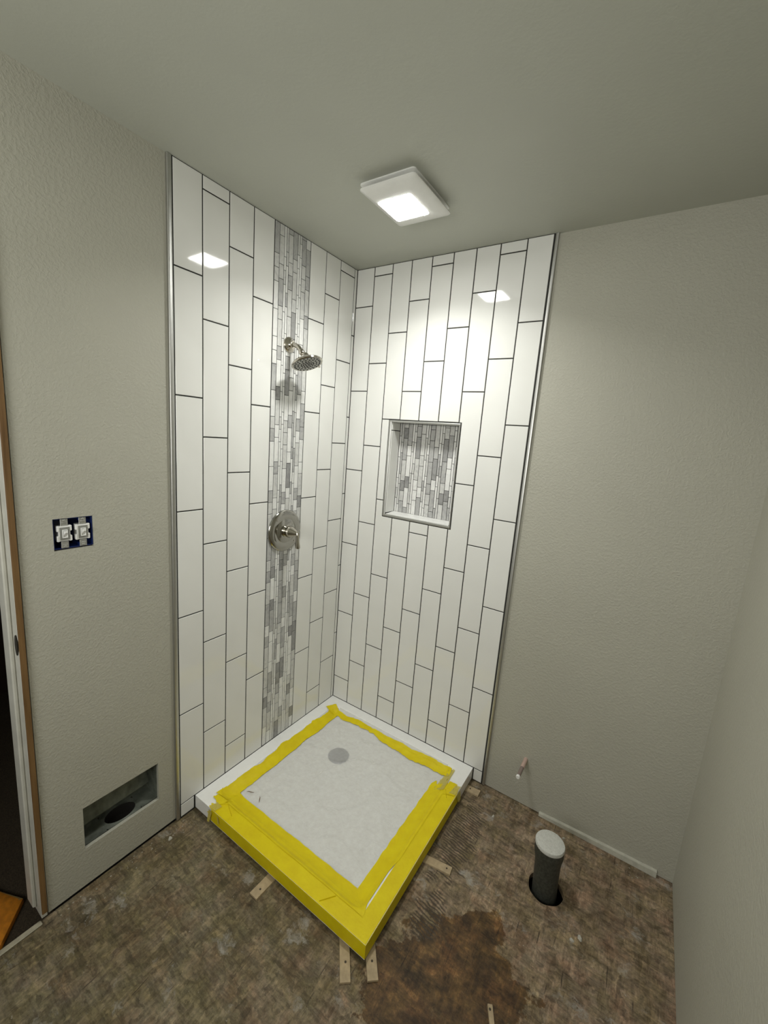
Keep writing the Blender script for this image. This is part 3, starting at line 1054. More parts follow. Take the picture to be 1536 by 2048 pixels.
# film: clear wrinkled sheet just above the pan floor
N2 = 110
mb = MB()
idx = {}
a0, a1, b0, b1 = 0.058, 0.842, -0.842, -0.052
for j in range(N2 + 1):
    for i in range(N2 + 1):
        x, y = a0 + (a1 - a0) * i / N2, b0 + (b1 - b0) * j / N2
        d = rrd(x, y)
        if d < 0.003:
            continue
        z = pan_h(x, y) + 0.0034 + 0.0022 * abs(wr(x + 0.3 * y, y, 9)) + 0.0016 * abs(wr(x * 0.4 + y, y * 1.7, 22, 3.0)) ** 0.7
        ridge = 1 - abs(wr(x, y, 5.5, 9.0)) * 6
        if ridge > 0 and d > 0.03:
            z += 0.0055 * ridge
        rg2 = 1 - abs(wr(x * 0.7 + y * 0.7, y * 0.5 - x, 11, 21.0)) * 9
        if rg2 > 0:
            z += 0.0035 * rg2 * (0.5 + wr(x, y, 3, 2.0))
        k2 = max(0.0, min(1.0, (d - 0.072) / 0.05))
        z = pan_h(x, y) + 0.0009 + (z - pan_h(x, y) - 0.0009) * k2
        idx[(i, j)] = len(mb.v)
        mb.v.append((x, y, z))
for j in range(N2):
    for i in range(N2):
        q = [(i, j), (i + 1, j), (i + 1, j + 1), (i, j + 1)]
        if all(p in idx for p in q):
            mb.f.append(tuple(idx[p] for p in q))
part(mb, 'plastic_film', 'plastic_film', pan, True, 'clear wrinkled plastic film')


def strip_mesh(prof_fn, t0, t1, nt, no):
    """prof_fn(t, s) -> point, s in 0..1"""
    mb = MB()
    for i in range(nt + 1):
        for j in range(no + 1):
            mb.v.append(prof_fn(t0 + (t1 - t0) * i / nt, j / no))
    for i in range(nt):
        for j in range(no):
            a = i * (no + 1) + j
            mb.f.append((a, a + 1, a + no + 2, a + no + 1))
    return mb


LIFT = 0.0009


def outer_pt(along, o, lift=LIFT):
    """o: distance in from the outer edge; negative = down the outer face"""
    return o, lift


def front_outer(t, s):
    # s: 0 bottom of the outer face .. 1 rim edge of the opening
    path = 0.054 + 0.0605
    q = s * path
    start = 0.100 + 0.010 * math.sin(s * 19) + 0.006 * math.sin(s * 47)
    if q < 0.054:
        zz = 0.0125 + 0.054 * (q / 0.054) + 0.0015 * wr(t * 3, q, 9)
        zz = min(zz, ZP - 0.0012)
        x = start + (PX + LIFT - start) * t
        return (x, PY - LIFT - 0.0006 * abs(wr(t * 8, q * 20, 6)), zz)
    o = q - 0.054
    x = start + (PX - o - start) * t
    return (x, PY + o, ZP + LIFT + 0.0005 * abs(wr(x * 14, o * 30, 3)) - (0.0008 if o < 0.001 else 0))


def front_inner(t, s):
    o = 0.056 + 0.002 * wr(t * 9, 0.2, 1) + s * (0.076 + 0.003 * wr(t * 12, 1, 1.3))
    start = 0.086 + 0.02 * s
    x = start + (PX - o - start) * t
    y = PY + o
    return (x, y, max(pan_h(x, y), 0) + 0.0022 + 0.0016 * abs(wr(x * 2, y * 2, 22)) + (0.0022 if s > 0.3 else 0))


def right_outer(t, s):
    path = 0.054 + 0.0575
    q = s * path
    end = -0.172 + 0.014 * math.sin(s * 23) + 0.010 * math.sin(s * 51)
    if q < 0.054:
        zz = 0.0125 + 0.054 * (q / 0.054)
        zz = min(zz, ZP - 0.0012)
        y = PY - LIFT + (end - PY + LIFT) * t
        return (PX + LIFT + 0.0006 * abs(wr(t * 8, q * 20, 6)), y, zz)
    o = q - 0.054
    y = PY + o + (end - PY - o) * t
    return (PX - o, y, ZP + LIFT + 0.0005 * abs(wr(y * 14, o * 30, 3)) - (0.0008 if o < 0.001 else 0))


def right_inner(t, s):
    o0 = 0.0535
    yy = PY + 0.06 + (0.60) * t
    # the tape lifts off the rim edge near the front corner, leaving a white slit
    gap = max(0, min(1, (t - 0.02) * 30)) * max(0, min(1, (0.36 - t) * 9))
    o = o0 + 0.011 * gap + s * (0.076 - 0.011 * gap + 0.004 * wr(t * 10, 4, 1.7))
    y = PY + o + (-0.175 + 0.012 * math.sin(s * 17) - PY - o) * t
    x = PX - o
    return (x, y, pan_h(x, y) + 0.0022 + 0.0016 * abs(wr(x * 2, y * 2, 22, 5)) + (0.0022 if s > 0.3 else 0))


def back_left(t, s):
    y = -0.815 + (0.815 - 0.075) * t
    o0 = 0.067 + 0.012 * wr(t * 5, 2, 1.0) + 0.006 * wr(t * 16, 7, 1) + 0.003 * wr(t * 50, 3, 1)
    o1 = 0.122 + 0.007 * wr(t * 6, 5, 1.2) + 0.003 * wr(t * 30, 5, 1.2)
    x = o0 + (o1 - o0) * s
    y2 = y + (0.01 * (s - 0.5) if t < 0.02 else 0)
    return (x, y2, pan_h(x, y2) + 0.0024 + 0.004 * abs(wr(x * 3, y * 3, 9, 2)) + (0.0015 if s > 0.3 else 0))


def back_right(t, s):
    x = 0.075 + (0.812 - 0.075) * t
    thin = 0.55 + 0.45 * math.cos((t - 0.85) * 5.2)
    o0 = 0.078 - 0.012 * t + 0.012 * wr(t * 6, 3, 1.1) + 0.005 * wr(t * 18, 1, 1) + 0.003 * wr(t * 50, 1, 1)
    o1 = o0 + 0.026 + 0.026 * max(0, thin) + 0.012 * wr(t * 9, 8, 1.2) + 0.004 * wr(t * 40, 8, 1.2)
    y = -(o0 + (o1 - o0) * s)
    return (x, y, pan_h(x, y) + 0.0026 + 0.004 * abs(wr(x * 3, y * 3, 9, 6)) + (0.0015 if s > 0.3 else 0))


part(strip_mesh(front_outer, 0, 1, 110, 40), 'tape_strip', 'yellow_tape', pan, True, 'yellow tape')
part(strip_mesh(right_outer, 0, 1, 110, 40), 'tape_strip', 'yellow_tape', pan, True, 'yellow tape')
part(strip_mesh(front_inner, 0, 1, 110, 14), 'tape_strip', 'yellow_tape', pan, True, 'yellow tape')
part(strip_mesh(right_inner, 0, 1, 110, 14), 'tape_strip', 'yellow_tape', pan, True, 'yellow tape')
part(strip_mesh(back_left, 0, 1, 120, 12), 'tape_strip', 'yellow_tape', pan, True, 'yellow tape')
part(strip_mesh(back_right, 0, 1, 120, 12), 'tape_strip', 'yellow_tape', pan, True, 'yellow tape')


def patch(pts, lift, seed, mat='yellow_tape', name='tape_scrap'):
    """small tape piece from a 4-corner patch (x, y) laid on the pan"""
    P = [Vector((p[0], p[1], 0)) for p in pts]

    def fn(t, s):
        a = P[0].lerp(P[1], s)
        b = P[3].lerp(P[2], s)
        p = a.lerp(b, t)
        jag = 0.004 * wr(s * 7, t * 3, 3, seed)
        x, y = p.x + jag, p.y + 0.004 * wr(t * 8, s * 2, 3, seed + 4)
        y = max(y, PY - 0.0016)
        x = min(x, PX + 0.0016)
        return (x, y, pan_h(x, y) + lift + 0.003 * abs(wr(x * 5, y * 5, 12, seed)))
    return part(strip_mesh(fn, 0, 1, 14, 14), name, mat, pan, True, 'torn yellow tape end')


patch([(0.118, -0.897), (0.215, -0.897), (0.190, -0.846), (0.128, -0.842)], 0.0014, 1.0)
patch([(0.068, -0.858), (0.125, -0.872), (0.150, -0.800), (0.092, -0.795)], 0.0030, 2.0)
patch([(0.098, -0.898), (0.135, -0.898), (0.140, -0.868), (0.108, -0.866)], 0.0042, 3.0, 'tape_flap')
patch([(0.845, -0.235), (0.893, -0.215), (0.880, -0.148), (0.842, -0.150)], 0.0022, 4.0)
patch([(0.790, -0.220), (0.840, -0.215), (0.835, -0.075), (0.805, -0.080)], 0.0040, 5.0, 'tape_flap')
patch([(0.868, -0.215), (0.897, -0.210), (0.897, -0.150), (0.876, -0.158)], 0.0036, 6.0, 'tape_flap')
patch([(0.040, -0.110), (0.120, -0.122), (0.110, -0.075), (0.070, -0.055)], 0.0042, 7.0)
patch([(0.062, -0.842), (0.128, -0.83), (0.122, -0.775), (0.066, -0.79)], 0.0044, 8.0)
patch([(0.775, -0.118), (0.822, -0.115), (0.818, -0.072), (0.770, -0.074)], 0.0044, 9.0)
for pa, pb in (((0.122, -0.868), (0.150, -0.846)), ((0.150, -0.846), (0.205, -0.870)), ((0.700, -0.892), (0.735, -0.846)), ((0.868, -0.245), (0.846, -0.205))):
    L_ = math.hypot(pb[0] - pa[0], pb[1] - pa[1])
    nx, ny = -(pb[1] - pa[1]) / L_ * 0.0011, (pb[0] - pa[0]) / L_ * 0.0011
    zz = [pan_h(*pa) + 0.0050, pan_h(*pb) + 0.0050]
    mb = MB().add([(pa[0] - nx, pa[1] - ny, zz[0] - 0.004), (pa[0] + nx, pa[1] + ny, zz[0] - 0.004), (pb[0] + nx, pb[1] + ny, zz[1] - 0.004), (pb[0] - nx, pb[1] - ny, zz[1] - 0.004),
                   (pa[0], pa[1], zz[0]), (pb[0], pb[1], zz[1])], [(0, 4, 5, 3), (1, 2, 5, 4), (0, 1, 4), (3, 5, 2), (0, 3, 2, 1)])
    part(mb, 'tape_crease', 'yellow_tape', pan, False, 'raised crease in the yellow tape')
# flaps hanging down the outer faces
for nm, pts in (('a', [(0.098, PY - 0.002, 0.060), (0.120, PY - 0.003, 0.058), (0.112, PY - 0.010, 0.014), (0.100, PY - 0.012, 0.012)]),
                ('b', [(0.150, PY - 0.002, 0.062), (0.162, PY - 0.003, 0.060), (0.170, PY - 0.006, 0.038), (0.166, PY - 0.007, 0.036)]),
                ('c', [(PX + 0.002, -0.205, 0.064), (PX + 0.002, -0.165, 0.064), (PX + 0.010, -0.168, 0.030), (PX + 0.010, -0.190, 0.026)])):
    mb = MB().add(pts + [(p[0] + 0.0006, p[1] - 0.0006, p[2]) for p in pts], [(0, 1, 2, 3), (7, 6, 5, 4), (0, 4, 5, 1), (1, 5, 6, 2), (2, 6, 7, 3), (3, 7, 4, 0)])
    part(mb, 'tape_flap', 'tape_flap', pan, False, 'loose tape flap')

# splinters on the film
for lab, x, y, a, l_ in (('short brown splinter on the film beside the left tape corner', 0.155, -0.735, 0.5, 0.034),
                         ('short brown splinter lying further out on the plastic film', 0.215, -0.735, -0.75, 0.030)):
    z = pan_h(x, y) + 0.0085
    mb = MB().tube([(-l_ / 2, 0, 0), (-l_ / 4, 0.001, 0.0008), (0, 0, 0.001), (l_ / 4, -0.001, 0.0008), (l_ / 2, 0, 0)], [0.0006, 0.0013, 0.0016, 0.0013, 0.0005], 6)
    o = tag(mb.build('wood_splinter', 'splinter', None, False, (x, y, z)), lab, 'splinter', 'splinters on the film')
    o.rotation_euler = (0, 0, a)

# wooden shims under the pan
def shim(label, c, rz, length, width, hole):
    s = thing('wood_shim', label, 'shim', (c[0], c[1], 0.0003), 'wooden shims under the pan')
    mb = MB()
    # tapered stick, thick end outside
    L, w = length, width / 2
    prof = [(-L, 0.002), (-L * 0.5, 0.0045), (-0.004, 0.0075), (0, 0.0068)]
    vs = []
    for x, h in prof:
        vs += [(x, -w, 0), (x, w, 0), (x, w - 0.0008, h), (x, -w + 0.0008, h)]
    fs = [(0, 3, 2, 1), (12, 13, 14, 15)]
    for i in range(3):
        for k in range(4):
            fs.append((i * 4 + k, i * 4 + (k + 1) % 4, i * 4 + 4 + (k + 1) % 4, i * 4 + 4 + k))
    mb.add(vs, fs)
    o = bpy.data.objects.new('stick', mb.mesh('stick', 'shim_wood'))
    COL.objects.link(o)
    o.parent = s
    mb = MB().lathe([(0.0035, 0.0), (0.0035, 0.0012), (0.002, 0.0016)], (-hole, 0.002, 0.0068 - 0.0044 * hole / L - 0.0002), (0, 0, 1), 12)
    o = bpy.data.objects.new('nail_hole', mb.mesh('nail_hole', 'nail_dark'))
    COL.objects.link(o)
    o.parent = s
    s.rotation_euler = (0, 0, rz)
    return s


shim('wood shim sticking out alone under the left front side of the pan', (0.475, -0.982), -PI / 2, 0.14, 0.037, 0.030)
shim('wood shim left of the pan front corner', (0.883, -0.975), math.atan2(-0.77, 0.64), 0.17, 0.033, 0.050)
shim('wood shim right of the pan front corner', (0.948, -0.922), math.atan2(-0.76, 0.65), 0.17, 0.034, 0.048)
shim('wood shim halfway along the right side of the pan', (1.004, -0.478), 0.12, 0.15, 0.034, 0.018)
shim('short wood shim at the wall end of the pan right side', (0.961, -0.064), 0.02, 0.10, 0.038, 0.045)
shim('thin wood shim lying in the brown stain at the bottom of the picture', (1.2585, -0.762), math.atan2(0.89, -0.46), 0.12, 0.015, 0.012)

# ------------------------------------------------------------------ shower head
SY, SZ = -0.447, 1.986
sh = thing('shower_fixture', 'polished nickel shower head on a bent arm above the valve', 'shower head', (0, SY, SZ))
mb = MB().lathe([(0.033, 0.0002), (0.033, 0.003), (0.031, 0.007), (0.024, 0.012), (0.0165, 0.018), (0.0145, 0.026), (0.0, 0.026)], (0, SY, SZ), (1, 0, 0), 36)
part(mb, 'wall_flange', 'polished_nickel', sh, True)
pts = []
for k in range(12):
    s = k / 11
    a = s * math.radians(48)
    if s < 0.999:
        pass
    R_ = 0.060
    pts.append((0.020 + R_ * math.sin(a), SY, SZ - R_ * (1 - math.cos(a))))
d = Vector((math.cos(math.radians(48)), 0, -math.sin(math.radians(48))))
e_ = Vector(pts[-1])
pts.append(tuple(e_ + d * 0.012))
mb = MB().tube(pts, 0.0098, 20)
part(mb, 'shower_arm', 'polished_nickel', sh, True)
HN = Vector((math.sin(math.radians(22)), 0, -math.cos(math.radians(22))))
HCn = Vector((0.112, SY, 1.9035))
ball = e_ + d * 0.012
mb = MB().lathe([(0.0115, -0.002), (0.013, 0.002), (0.013, 0.010), (0.0115, 0.014)], ball, d, 24)
part(mb, 'swivel_nut', 'polished_nickel', sh, True)
mb = MB().lathe([(0.010, -0.047), (0.014, -0.044), (0.017, -0.036), (0.020, -0.029), (0.030, -0.023), (0.047, -0.017), (0.061, -0.011), (0.0665, -0.005), (0.0665, 0.0), (0.064, 0.002), (0.061, 0.0012)], HCn, HN, 48)
head = part(mb, 'spray_head', 'polished_nickel', sh, True)
mb = MB().lathe([(0.0, 0.0022), (0.030, 0.0022), (0.031, 0.0036), (0.034, 0.0036), (0.035, 0.0022), (0.0605, 0.0018)], HCn, HN, 40, False, False)
part(mb, 'spray_plate', 'spray_face', head, True, 'grey spray face')
mb = MB()
ux = HN.orthogonal().normalized()
uy = HN.cross(ux)
for rr, cnt in ((0.008, 5), (0.017, 9), (0.026, 13), (0.040, 16), (0.053, 22)):
    for k in range(cnt):
        a = 2 * PI * (k + 0.3 * (cnt % 3)) / cnt
        p = HCn + HN * 0.0016 + (ux * math.cos(a) + uy * math.sin(a)) * rr
        mb.lathe([(0.0030, 0), (0.0022, 0.0030)], p, HN, 7)
o = part(mb, 'spray_nozzle', 'nozzle_rubber', head)
o['kind'] = 'stuff'
mb = MB().tube([HCn - HN * 0.004 + Vector((0.0, 0.062, 0)), HCn - HN * 0.002 + Vector((0, 0.078, 0))], [0.006, 0.0045], 12)
part(mb, 'spray_lever', 'polished_nickel', sh, True)

# ------------------------------------------------------------------ shower valve
VY, VZ = -0.440, 1.157
va = thing('shower_valve', 'round polished nickel shower valve plate with a cone handle and lever', 'shower valve', (0, VY, VZ))
mb = MB().lathe([(0.0995, 0.0003), (0.0995, 0.004), (0.097, 0.008), (0.090, 0.0115), (0.060, 0.0135), (0.0575, 0.0125), (0.055, 0.0140), (0.0, 0.0150)], (0, VY, VZ), (1, 0, 0), 64, True, False)
part(mb, 'escutcheon', 'brushed_nickel', va, True)
mb = MB().lathe([(0.029, 0.013), (0.029, 0.024), (0.0275, 0.0255), (0.0275, 0.044), (0.025, 0.050), (0.014, 0.074), (0.009, 0.086), (0.0, 0.087)], (0, VY, VZ), (1, 0, 0), 40, True, False)
hub = part(mb, 'handle_hub', 'polished_nickel', va, True)
mb = MB().tube([(0.086, VY, VZ + 0.010), (0.087, VY, VZ + 0.004), (0.088, VY, VZ - 0.012), (0.090, VY, VZ - 0.040), (0.092, VY, VZ - 0.064), (0.092, VY, VZ - 0.068)], [0.005, 0.0078, 0.0078, 0.0092, 0.0118, 0.0105], 20)
part(mb, 'lever', 'polished_nickel', va, True)
for a in (2.35, -0.79):
    mb = MB().lathe([(0.0035, 0.011), (0.0035, 0.014), (0.002, 0.0148)], (0, VY + 0.078 * math.cos(a), VZ + 0.078 * math.sin(a)), (1, 0, 0), 14)
    part(mb, 'screw', 'polished_nickel', va, True)

# ------------------------------------------------------------------ ceiling fan light
fan = thing('fan_light', 'square white ceiling fan with a glowing square light panel', 'fan light', (0.5555, -0.468, CEIL))


def rounded(x0, x1, y0, y1, r, z, n=6):
    out = []
    for cx, cy, a0 in ((x1 - r, y1 - r, 0), (x0 + r, y1 - r, 90), (x0 + r, y0 + r, 180), (x1 - r, y0 + r, 270)):
        for k in range(n + 1):
            a = math.radians(a0 + 90 * k / n)
            out.append((cx + r * math.cos(a), cy + r * math.sin(a), z))
    return out


def loft(loops, cap0=True, cap1=True):
    mb = MB()
    n = len(loops[0])
    for l in loops:
        mb.v += l
    for i in range(len(loops) - 1):
        for k in range(n):
            mb.f.append((i * n + k, i * n + (k + 1) % n, (i + 1) * n + (k + 1) % n, (i + 1) * n + k))
    if cap0:
        mb.f.append(tuple(range(n - 1, -1, -1)))
    if cap1:
        mb.f.append(tuple(range((len(loops) - 1) * n, len(loops) * n)))
    return mb


FX = (0.4465, 0.6585, -0.585, -0.325)
part(loft([rounded(*FX, 0.012, CEIL - 0.0003), rounded(*FX, 0.012, CEIL - 0.0035), rounded(FX[0] + 0.002, FX[1] - 0.002, FX[2] + 0.002, FX[3] - 0.002, 0.010, CEIL - 0.0050)]), 'flange', 'fan_plastic', fan, True)
LX = (0.4885, 0.6180, -0.5345, -0.4010)
GX = (0.458, 0.671, -0.601, -0.338)
part(loft([rounded(0.50, 0.61, -0.53, -0.41, 0.01, CEIL - 0.0050), rounded(0.50, 0.61, -0.53, -0.41, 0.01, 2.414)]), 'neck', 'fan_plastic', fan)
part(loft([rounded(0.48, 0.64, -0.56, -0.37, 0.012, 2.4145), rounded(*GX, 0.014, 2.4140), rounded(*GX, 0.014, 2.4115), rounded(GX[0] + 0.002, GX[1] - 0.002, GX[2] + 0.002, GX[3] - 0.002, 0.013, 2.4095),
           rounded(GX[0] + 0.016, GX[1] - 0.016, GX[2] + 0.018, GX[3] - 0.018, 0.012, 2.4030), rounded(LX[0] - 0.004, LX[1] + 0.004, LX[2] - 0.004, LX[3] + 0.004, 0.012, 2.3972)]), 'grille', 'fan_plastic', fan, True)
part(loft([rounded(*LX, 0.010, 2.4050), rounded(*LX, 0.010, 2.3962), rounded(LX[0] + 0.001, LX[1] - 0.001, LX[2] + 0.001, LX[3] - 0.001, 0.009, 2.3955)]), 'light_panel', 'led_lens', fan, False, 'glowing white light panel')

# ------------------------------------------------------------------ switch box
bx0 = DW - 0.0008
box = thing('switch_box', 'blue plastic electrical box open in the wall cutout', 'electrical box', (bx0, (SWB[0] + SWB[1]) / 2, SWB[2]))
y0, y1, z0, z1 = SWB[0] + 0.001, SWB[1] - 0.001, SWB[2] + 0.004, SWB[3] - 0.001
xo, xi = DW - 0.004, DW - 0.070
mb = MB()
mb.box((xi - 0.002, y0, z0), (xi, y1, z1))
for a, b in (((xi, y0, z0), (xo, y0 + 0.002, z1)), ((xi, y1 - 0.002, z0), (xo, y1, z1)), ((xi, y0 + 0.002, z0), (xo, y1 - 0.002, z0 + 0.002)), ((xi, y0 + 0.002, z1 - 0.002), (xo, y1 - 0.002, z1))):
    mb.box(a, b)
part(mb, 'box_shell', 'blue_plastic', box)
for yy in (y0 + 0.028, y1 - 0.030):
    for zz in (z0 + 0.002, z1 - 0.010):
        part(MB().box((xi, yy - 0.004, zz), (xo - 0.004, yy + 0.004, zz + 0.008)), 'screw_post', 'blue_plastic', box)


def switch(label, cy, cz):
    s = thing('toggle_switch', label, 'light switch', (DW - 0.004, cy, cz), 'bare toggle switches in the box')
    X = DW - 0.003
    for sg in (1, -1):
        a, b = sorted((sg * 0.0236, sg * 0.0445))
        mb = MB().bbox((X - 0.0014, cy - 0.0095, cz + a), (X, cy + 0.0095, cz + b), 0.0006)
        mb.bbox((X - 0.0002, cy - 0.006, cz + sg * 0.0335 - 0.0012), (X + 0.0016, cy + 0.006, cz + sg * 0.0335 + 0.0012), 0.0004)
        part(mb, 'yoke', 'yoke_steel', s, False, 'steel mounting strap')
    for sg in (1, -1):
        mb = MB().lathe([(0.0035, 0), (0.0035, 0.0015), (0.002, 0.0024)], (X, cy, cz + sg * 0.0395), (1, 0, 0), 12)
        part(mb, 'screw', 'yoke_steel', s, True)
    mb = MB()
    for sy in (1, -1):
        for sz in (1, -1):
            ya, yb = sorted((cy + sy * 0.0115, cy + sy * 0.0190))
            za, zb = sorted((cz + sz * 0.0065, cz + sz * 0.0240))
            mb.bbox((X - 0.012, ya, za), (X + 0.0008, yb, zb), 0.0015)
    mb.bbox((X - 0.026, cy - 0.0145, cz - 0.0225), (X + 0.0004, cy + 0.0145, cz + 0.0235), 0.001)
    part(mb, 'switch_body', 'white_plastic', s)
    mb = MB()
    for a, b in (((cy - 0.0118, cz - 0.019), (cy - 0.0068, cz + 0.019)), ((cy + 0.0068, cz - 0.019), (cy + 0.0118, cz + 0.019)),
                 ((cy - 0.0068, cz - 0.019), (cy + 0.0068, cz - 0.0125)), ((cy - 0.0068, cz + 0.0125), (cy + 0.0068, cz + 0.019))):
        mb.box((X + 0.0003, a[0], a[1]), (X + 0.0022, b[0], b[1]))
    part(mb, 'bezel', 'grey_plastic', s)
    mb = MB()
    for a, b in (((cy - 0.0067, cz - 0.0124), (cy - 0.0045, cz + 0.0124)), ((cy + 0.0045, cz - 0.0124), (cy + 0.0067, cz + 0.0124)),
                 ((cy - 0.0045, cz - 0.0124), (cy + 0.0045, cz - 0.0095)), ((cy - 0.0045, cz + 0.0100), (cy + 0.0045, cz + 0.0124))):
        mb.bbox((X + 0.0005, a[0], a[1]), (X + 0.0058, b[0], b[1]), 0.0004)
    mb.box((X + 0.0005, cy - 0.0045, cz - 0.0095), (X + 0.0012, cy + 0.0045, cz + 0.0100))
    part(mb, 'collar', 'white_plastic', s)
    mb = MB()
    vs = []
    for x, dz, h, w in ((X + 0.001, 0.0, 0.0085, 0.0042), (X + 0.010, 0.0050, 0.0045, 0.0034), (X + 0.016, 0.0080, 0.0034, 0.0030)):
        vs += [(x, cy - w, cz + dz - h), (x, cy + w, cz + dz - h), (x, cy + w, cz + dz + h), (x, cy - w, cz + dz + h)]
    mb.add(vs, [(i * 4 + k, i * 4 + (k + 1) % 4, i * 4 + 4 + (k + 1) % 4, i * 4 + 4 + k) for i in range(2) for k in range(4)] + [(3, 2, 1, 0), (8, 9, 10, 11)])
    part(mb, 'toggle', 'white_plastic', s)


switch('bare white toggle switch nearer the door frame', -1.3015, 1.2725)
switch('bare white toggle switch nearer the shower tile', -1.2545, 1.2720)

# ------------------------------------------------------------------ duct in the wall
du = thing('wall_duct', 'galvanised heat duct with a round hole low in the left wall', 'duct', (DW, (VENT[0] + VENT[1]) / 2, VENT[2]))
y0, y1, z0, z1 = VENT[0] - 0.001, VENT[1] + 0.001, VENT[2] + 0.001, VENT[3] + 0.004
xo, xi = DW - 0.0130, -0.105
mb = MB().box((xi - 0.001, y0, z0), (xi, y1, z1))
part(mb, 'back_panel', 'galvanised', du)
mb = MB().box((xi, y0 - 0.001, z0), (xo, y0, z1))
part(mb, 'side_panel', 'galvanised', du)
mb = MB().box((xi, y1, z0), (xo, y1 + 0.001, z1))
part(mb, 'side_panel', 'galvanised', du)
mb = MB().box((xi, y0, z1), (xo, y1, z1 + 0.001))
part(mb, 'top_panel', 'galvanised', du)
# bottom with an oval hole
cxh, cyh, rx, ry = -0.060, -1.165, 0.034, 0.052
mb = MB()
n = 40
ri, ro, rb = [], [], []
for k in range(n):
    a = 2 * PI * k / n
    c_, s_ = math.cos(a), math.sin(a)
    ri.append((cxh + rx * c_, cyh + ry * s_, z0 + 0.003))
    rb.append((cxh + rx * c_, cyh + ry * s_, z0 - 0.20))
    q_ = 1 / max(abs(c_) / 0.0395, abs(s_) / 0.0605)
    ro.append((cxh + q_ * c_, cyh + q_ * s_, z0 + 0.001))
mb.add(ri + ro, [(k, (k + 1) % n, n + (k + 1) % n, n + k) for k in range(n)])
X0, X1, Ya, Yb = cxh - 0.0395, cxh + 0.0395, cyh - 0.0605, cyh + 0.0605
for a in ((xi, X0, y0, y1), (X1, xo, y0, y1), (X0, X1, y0, Ya), (X0, X1, Yb, y1)):
    mb.add([(a[0], a[2], z0 + 0.001), (a[1], a[2], z0 + 0.001), (a[1], a[3], z0 + 0.001), (a[0], a[3], z0 + 0.001)], [(0, 1, 2, 3)])
part(mb, 'bottom_panel', 'galvanised', du)
mb = MB().add(ri + rb, [(k, n + k, n + (k + 1) % n, (k + 1) % n) for k in range(n)] + [tuple(range(n, 2 * n))])
part(mb, 'duct_collar', 'dark_void', du, True, 'dark round duct opening')
mb = MB().add([(xi + 0.001, y0, z0 + 0.07), (xi + 0.001, y1, z0 + 0.085), (xi + 0.018, y1, z0 + 0.03), (xi + 0.018, y0, z0 + 0.02), (xi + 0.0002, y0, z0 + 0.07), (xi + 0.0002, y1, z0 + 0.085), (xi + 0.0002, y1, z0 + 0.03), (xi + 0.0002, y0, z0 + 0.02)],
               [(0, 1, 2, 3), (4, 7, 6, 5), (0, 4, 5, 1), (3, 2, 6, 7), (0, 3, 7, 4), (1, 5, 6, 2)])
part(mb, 'crimp', 'galvanised', du)

# ------------------------------------------------------------------ closet drain pipe
pp = thing('drain_pipe', 'dark upright drain pipe with a pale plastered cap rising from a floor hole', 'pipe', (1.313, -0.311, 0))
mb = MB().tube([(1.3165, -0.3095, -0.27), (1.315, -0.310, -0.02), (1.312, -0.311, 0.06), (1.310, -0.3115, 0.12), (1.309, -0.312, 0.145), (1.3085, -0.3122, 0.160), (1.308, -0.3124, 0.196)],
               [0.0440, 0.0440, 0.0438, 0.0450, 0.0490, 0.0515, 0.0510], 40)
part(mb, 'pipe_body', 'pipe_abs', pp, True)
mb = MB().lathe([(0.0515, 0.188), (0.0522, 0.195), (0.050, 0.200), (0.040, 0.2025), (0.020, 0.2032), (0.0, 0.2034)], (1.308, -0.3124, 0), (0, 0, 1), 40, True, False)
part(mb, 'pipe_cap', 'cap_plaster', pp, True, 'pale grainy cap')

# water stub in the niche wall
st = thing('pipe_stub', 'small pipe stub poking out of the wall above the floor', 'pipe', (1.129, -DW, 0.233))
mb = MB().lathe([(0.0090, -0.004), (0.0090, 0.062), (0.0085, 0.064)], (1.129, -DW, 0.233), (0, -1, 0), 20)
part(mb, 'copper_sleeve', 'copper_stub', st, True, 'pinkish sleeve')
mb = MB().lathe([(0.0080, 0.064), (0.0080, 0.122), (0.0078, 0.124)], (1.129, -DW, 0.233), (0, -1, 0), 20)
part(mb, 'stub_tube', 'pex_grey', st, True, 'grey brown tube')
mb = MB().lathe([(0.0083, 0.122), (0.0083, 0.130), (0.0070, 0.132)], (1.129, -DW, 0.233), (0, -1, 0), 20)
part(mb, 'end_cap', 'white_plastic', st, True)

# strip left at the foot of the niche wall
mb = MB()
vs = []
prof = [(1.219, 0.012), (1.30, 0.016), (1.42, 0.019), (1.55, 0.022), (1.668, 0.024)]
for x, h in prof:
    vs += [(x, 0.0085, 0.0008), (x, -0.006, 0.0008), (x, -0.004, h), (x, 0.0085, h + 0.002)]
fs = [(0, 3, 2, 1), (16, 17, 18, 19)]
for i in range(4):
    for k in range(4):
        fs.append((i * 4 + k, i * 4 + (k + 1) % 4, i * 4 + 4 + (k + 1) % 4, i * 4 + 4 + k))
mb.add(vs, fs)
struct(mb.build('trim_3', 'gypsum'), 'narrow pale strip at the foot of the niche wall', 'trim')

# plaster crumbs on the floor
def chip(label, x, y, s, seed):
    mb = MB()
    random.seed(seed)
    n = 9
    lo, hi = [], []
    for k in range(n):
        a = 2 * PI * k / n
        r = s * random.uniform(0.7, 1.2)
        lo.append((r * math.cos(a), r * 0.75 * math.sin(a), 0))
        hi.append((r * 0.7 * math.cos(a), r * 0.5 * math.sin(a), s * random.uniform(0.35, 0.6)))
    mb.add(lo + hi, [(k, (k + 1) % n, n + (k + 1) % n, n + k) for k in range(n)] + [tuple(range(n, 2 * n)), tuple(range(n - 1, -1, -1))])
    o = tag(mb.build('plaster_chip', 'chip_white', None, False, (x, y, 0.0004)), label, 'debris', 'plaster chips on the subfloor')
    o.rotation_euler = (0, 0, seed)


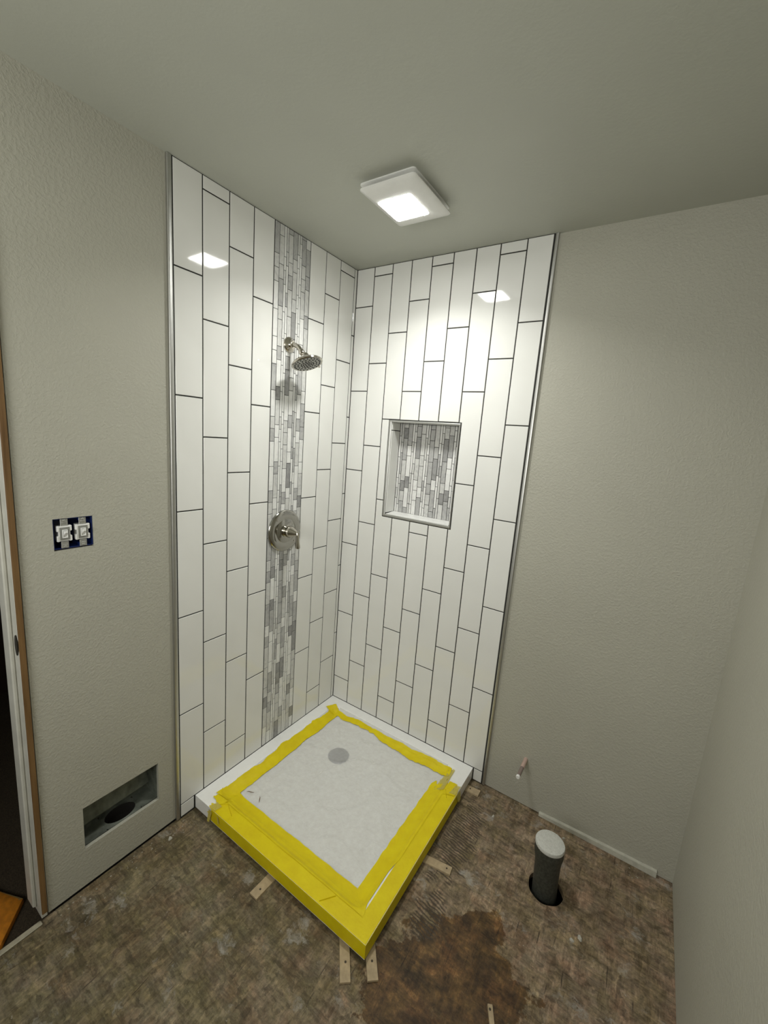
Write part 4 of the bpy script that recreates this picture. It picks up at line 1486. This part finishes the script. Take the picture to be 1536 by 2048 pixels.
chip('round plaster chip behind the drain pipe against the wall strip', 1.3075, -0.060, 0.011, 3)
chip('slim plaster chip just right of the round chip by the wall strip', 1.335, -0.052, 0.007, 4)
chip('larger pale plaster chip on the floor in front of the drain pipe', 1.452, -0.412, 0.010, 5)
chip('smaller pale plaster chip beside the larger one in front of the pipe', 1.430, -0.434, 0.008, 6)
chip('plaster chip on the floor between the pan and the wall strip', 1.055, -0.135, 0.008, 8)
chip('plaster chip at the foot of the wall below the duct', 0.045, -1.035, 0.010, 9)
random.seed(21)
mb = MB()
for k in range(84):
    if k < 50:
        x, y = abs(random.gauss(0, 0.035)) + 0.006, random.uniform(-1.40, -0.93)
    else:
        x, y = random.uniform(0.98, 1.70), -abs(random.gauss(0, 0.03)) - 0.004
    if 1.2 < x < 1.68 and y > -0.012:
        continue
    r = random.uniform(0.0012, 0.0036)
    a = random.uniform(0, PI)
    n = 5
    mb.add([(x + r * math.cos(a + 2 * PI * i / n) * random.uniform(0.6, 1.3), y + r * math.sin(a + 2 * PI * i / n), 0.0003) for i in range(n)] + [(x, y, r * 0.9)], [(i, (i + 1) % n, n) for i in range(n)] + [tuple(range(n - 1, -1, -1))])
o = tag(mb.build('plaster_crumbs', 'crumb_tan'), 'fine pale plaster crumbs scattered along the foot of the walls', 'debris')
o['kind'] = 'stuff'
random.seed(11)

# orange bag on the hall floor
bag = thing('orange_bag', 'orange fabric bag lying folded on the dark hall floor', 'bag', (-0.15, -1.53, HZ))
out = [(-0.150, -1.436), (-0.032, -1.532), (-0.060, -1.66), (-0.30, -1.66), (-0.32, -1.50), (-0.235, -1.472)]
n = len(out)
cx = sum(p[0] for p in out) / n
cy = sum(p[1] for p in out) / n


def ringz(sc, z):
    return [(cx + (p[0] - cx) * sc, cy + (p[1] - cy) * sc, z) for p in out]


part(loft([ringz(0.99, HZ + 0.0005), ringz(1.0, HZ + 0.010), ringz(0.98, HZ + 0.020), ringz(0.8, HZ + 0.030), ringz(0.4, HZ + 0.034)]), 'bag_body', 'orange_fabric', bag, True)
mb = MB().add([(-0.232, -1.474, HZ + 0.021), (-0.150, -1.438, HZ + 0.021), (-0.146, -1.434, HZ + 0.024), (-0.148, -1.448, HZ + 0.026), (-0.232, -1.488, HZ + 0.027), (-0.236, -1.478, HZ + 0.024)],
               [(0, 1, 2, 3), (0, 3, 4, 5)])
part(mb, 'bag_strap', 'tan_webbing', bag, False, 'tan webbing edge')
